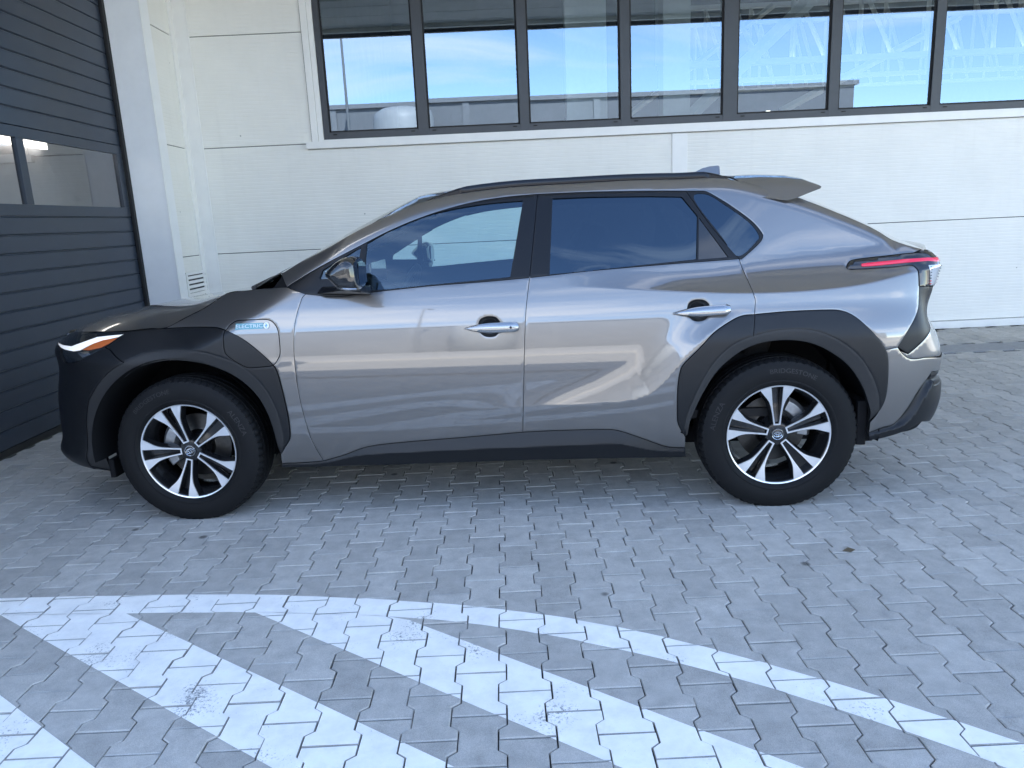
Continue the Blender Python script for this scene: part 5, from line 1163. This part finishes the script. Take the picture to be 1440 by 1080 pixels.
def wheel(u, sg, spin, texts, cal_rot):
    wv = empty('wheel', car, (u, 0, .3525))
    if sg < 0: wv.rotation_euler = (0, 0, math.pi)
    link('tyre', TYRE, None, wv)
    for t in texts: link('sidewall_lettering', t, None, wv)
    for k, (me, nm) in RIM.items():
        o = link(nm, me, None, wv); o.rotation_euler = (0, math.radians(spin), 0)
    link('brake_disc', DISC, None, wv); o = link('brake_caliper', CALI, None, wv); o.rotation_euler = (0, math.radians(cal_rot), 0)
wheel(0, 1, -21, (TXT1b, TXT2), 0); wheel(2.85, 1, -3, (TXT1, TXT3), 150); wheel(0, -1, 10, (TXT1,), 180); wheel(2.85, -1, 30, (TXT1,), 0)
# wheel houses
for u, nm in ((-.02, 'wheel_house'), (2.845, 'wheel_house')):
    for sg in (1, -1):
        v = []; f = []; n = 40
        for i in range(n+1):
            a = math.radians(-6+192*i/n)
            for r, vv_ in ((.462, .905), (.448, .86), (.445, .62), (.44, .50), (.10, .50)): v.append((u+r*math.cos(a), -vv_*sg, .36+r*math.sin(a)))
        for i in range(n):
            for j in range(4): f.append((i*5+j, i*5+j+1, i*5+6+j, i*5+5+j))
        MB().add(v, f).build(nm, 'shell_black', car, smooth=True)
for sg in (1, -1): MB().box(3.215, 3.262, min(-.875*sg, -.55*sg), max(-.875*sg, -.55*sg), .285, .50).build('mud_flap', 'shell_black', car, bevel=.008); MB().box(-.47, -.44, min(-.82*sg, -.5*sg), max(-.82*sg, -.5*sg), .20, .30).build('air_deflector', 'shell_black', car, bevel=.008)
MB().box(-.62, 3.30, -.52, .52, .205, .30).build('underbody', 'shell_black', car, bevel=.02)
MB().box(.47, 2.38, -.84, .84, .25, .42).build('floor_pan', 'shell_black', car); MB().box(-.72, .42, -.50, .50, .30, .88).build('engine_bay', 'shell_black', car); MB().box(3.2, 3.5, -.55, .55, .3, 1.10).build('rear_structure', 'shell_black', car)

# ------------------------------------------------------------------ cabin
cab = empty('cabin', car)
def cush(name, pts, v0, v1, m='seat_cloth', bev=.03): MB().prism([(p[0], p[1]) for p in pts], 'y', -v1, -v0).build(name, m, cab, bevel=bev, smooth=True, seg=3)
for v0, v1 in ((.12, .64), (-.64, -.12)):
    cush('front_seat', [(1.22, .52), (1.75, .50), (1.80, .62), (1.26, .64)], v0, v1); cush('seat_back', [(1.70, .58), (1.84, .58), (2.06, 1.16), (1.96, 1.18)], v0, v1); cush('head_rest', [(1.95, 1.20), (2.03, 1.18), (2.09, 1.34), (2.02, 1.36)], v0+.13, v1-.13, bev=.025)
cush('rear_bench', [(2.30, .55), (2.75, .55), (2.80, .70), (2.32, .68)], -.62, .62); cush('rear_back', [(2.72, .62), (2.85, .62), (3.02, 1.16), (2.92, 1.16)], -.62, .62)
for v0 in (-.5, -.1, .3): cush('head_rest', [(2.93, 1.15), (3.0, 1.15), (3.04, 1.27), (2.98, 1.28)], v0, v0+.22, bev=.025)
MB().prism([(.32, .60), (.32, 1.09), (.62, 1.105), (.86, 1.06), (.90, .92), (.74, .60)], 'y', -.78, .78).build('dashboard', 'interior', cab, bevel=.03, smooth=True)
MB().box(.80, .82, -.22, .16, 1.04, 1.20).build('screen', 'gloss_black', cab, bevel=.01); MB().box(.66, .72, .22, .52, 1.08, 1.17).build('instrument_hood', 'interior', cab, bevel=.02)
mb = MB(); ax = Vector((-.9, 0, .42)).normalized(); c0 = Vector((1.03, -.37, 1.02)); e1 = Vector((0, 1, 0)); e2 = ax.cross(e1)
mb.tube([c0+.185*(math.cos(t)*e1+math.sin(t)*e2*.92) for t in np.linspace(0, 2*math.pi, 40, endpoint=False)], .016, 10, closed=True); mb.tube([c0-.17*e1, c0+.17*e1], .02, 8); mb.tube([c0, c0+ax*.25], .04, 10); mb.build('steering_wheel', 'interior', cab, smooth=True)
MB().box(1.32, 2.7, -.44, .44, 1.515, 1.528).build('headliner', 'seat_cloth', cab)
MB().box(.40, 3.1, -.80, .80, .42, .46).build('cabin_floor', 'interior', cab)
MB().box(3.12, 3.14, -.46, .46, .5, 1.12).build('parcel_shelf', 'interior', cab)

# ------------------------------------------------------------------ charge port lettering
def badge():
    (s0, z0), (s1, z1) = LINES['badge']; L = s1-s0
    me = text_mesh('ELECTRIC', .0265, .0); xs = [v.co.x for v in me.vertices]; wd = max(xs)-min(xs)
    for v in me.vertices:
        t = (v.co.x-min(xs))/wd*.80; q = P1(s0+L*t, z0+(z1-z0)*t+v.co.y*.85, .0022); v.co = loc3(q)
    me.materials.append(MATS['badge_white']); link('badge_lettering', me, None, fend[0])
    # outline strip behind the letters and the plug sign
    def pt(t, dz, ex): return loc3(P1(s0+L*t, z0+(z1-z0)*t+dz, ex))
    n = 20; v = []
    for i in range(n+1): v += [pt(-.02+.84*i/n, -.0135, .0012), pt(-.02+.84*i/n, .0135, .0012)]
    MB().add(v, [(2*i, 2*i+2, 2*i+3, 2*i+1) for i in range(n)]).build('badge_plate', 'badge_teal', fend[0])
    v = [pt(.91, 0, .003)]+[pt(.91+.085*math.cos(a), .0145*math.sin(a), .003) for a in np.linspace(0, 2*math.pi, 24, endpoint=False)]
    MB().add(v, [(0, 1+i, 1+(i+1) % 24) for i in range(24)]).build('plug_sign', 'badge_white', fend[0])
    MB().add([pt(.865, .0015, .0042), pt(.925, -.0115, .0042), pt(.915, .0005, .0042), pt(.955, -.001, .0042), pt(.89, .0125, .0042), pt(.905, .0015, .0042)], [(0, 1, 2), (2, 3, 4), (0, 2, 5), (5, 2, 4)]).build('plug_bolt', 'badge_blue', fend[0])
mat('badge_teal', (.14, .36, .42), .3)
badge()
bpy.context.view_layer.update()
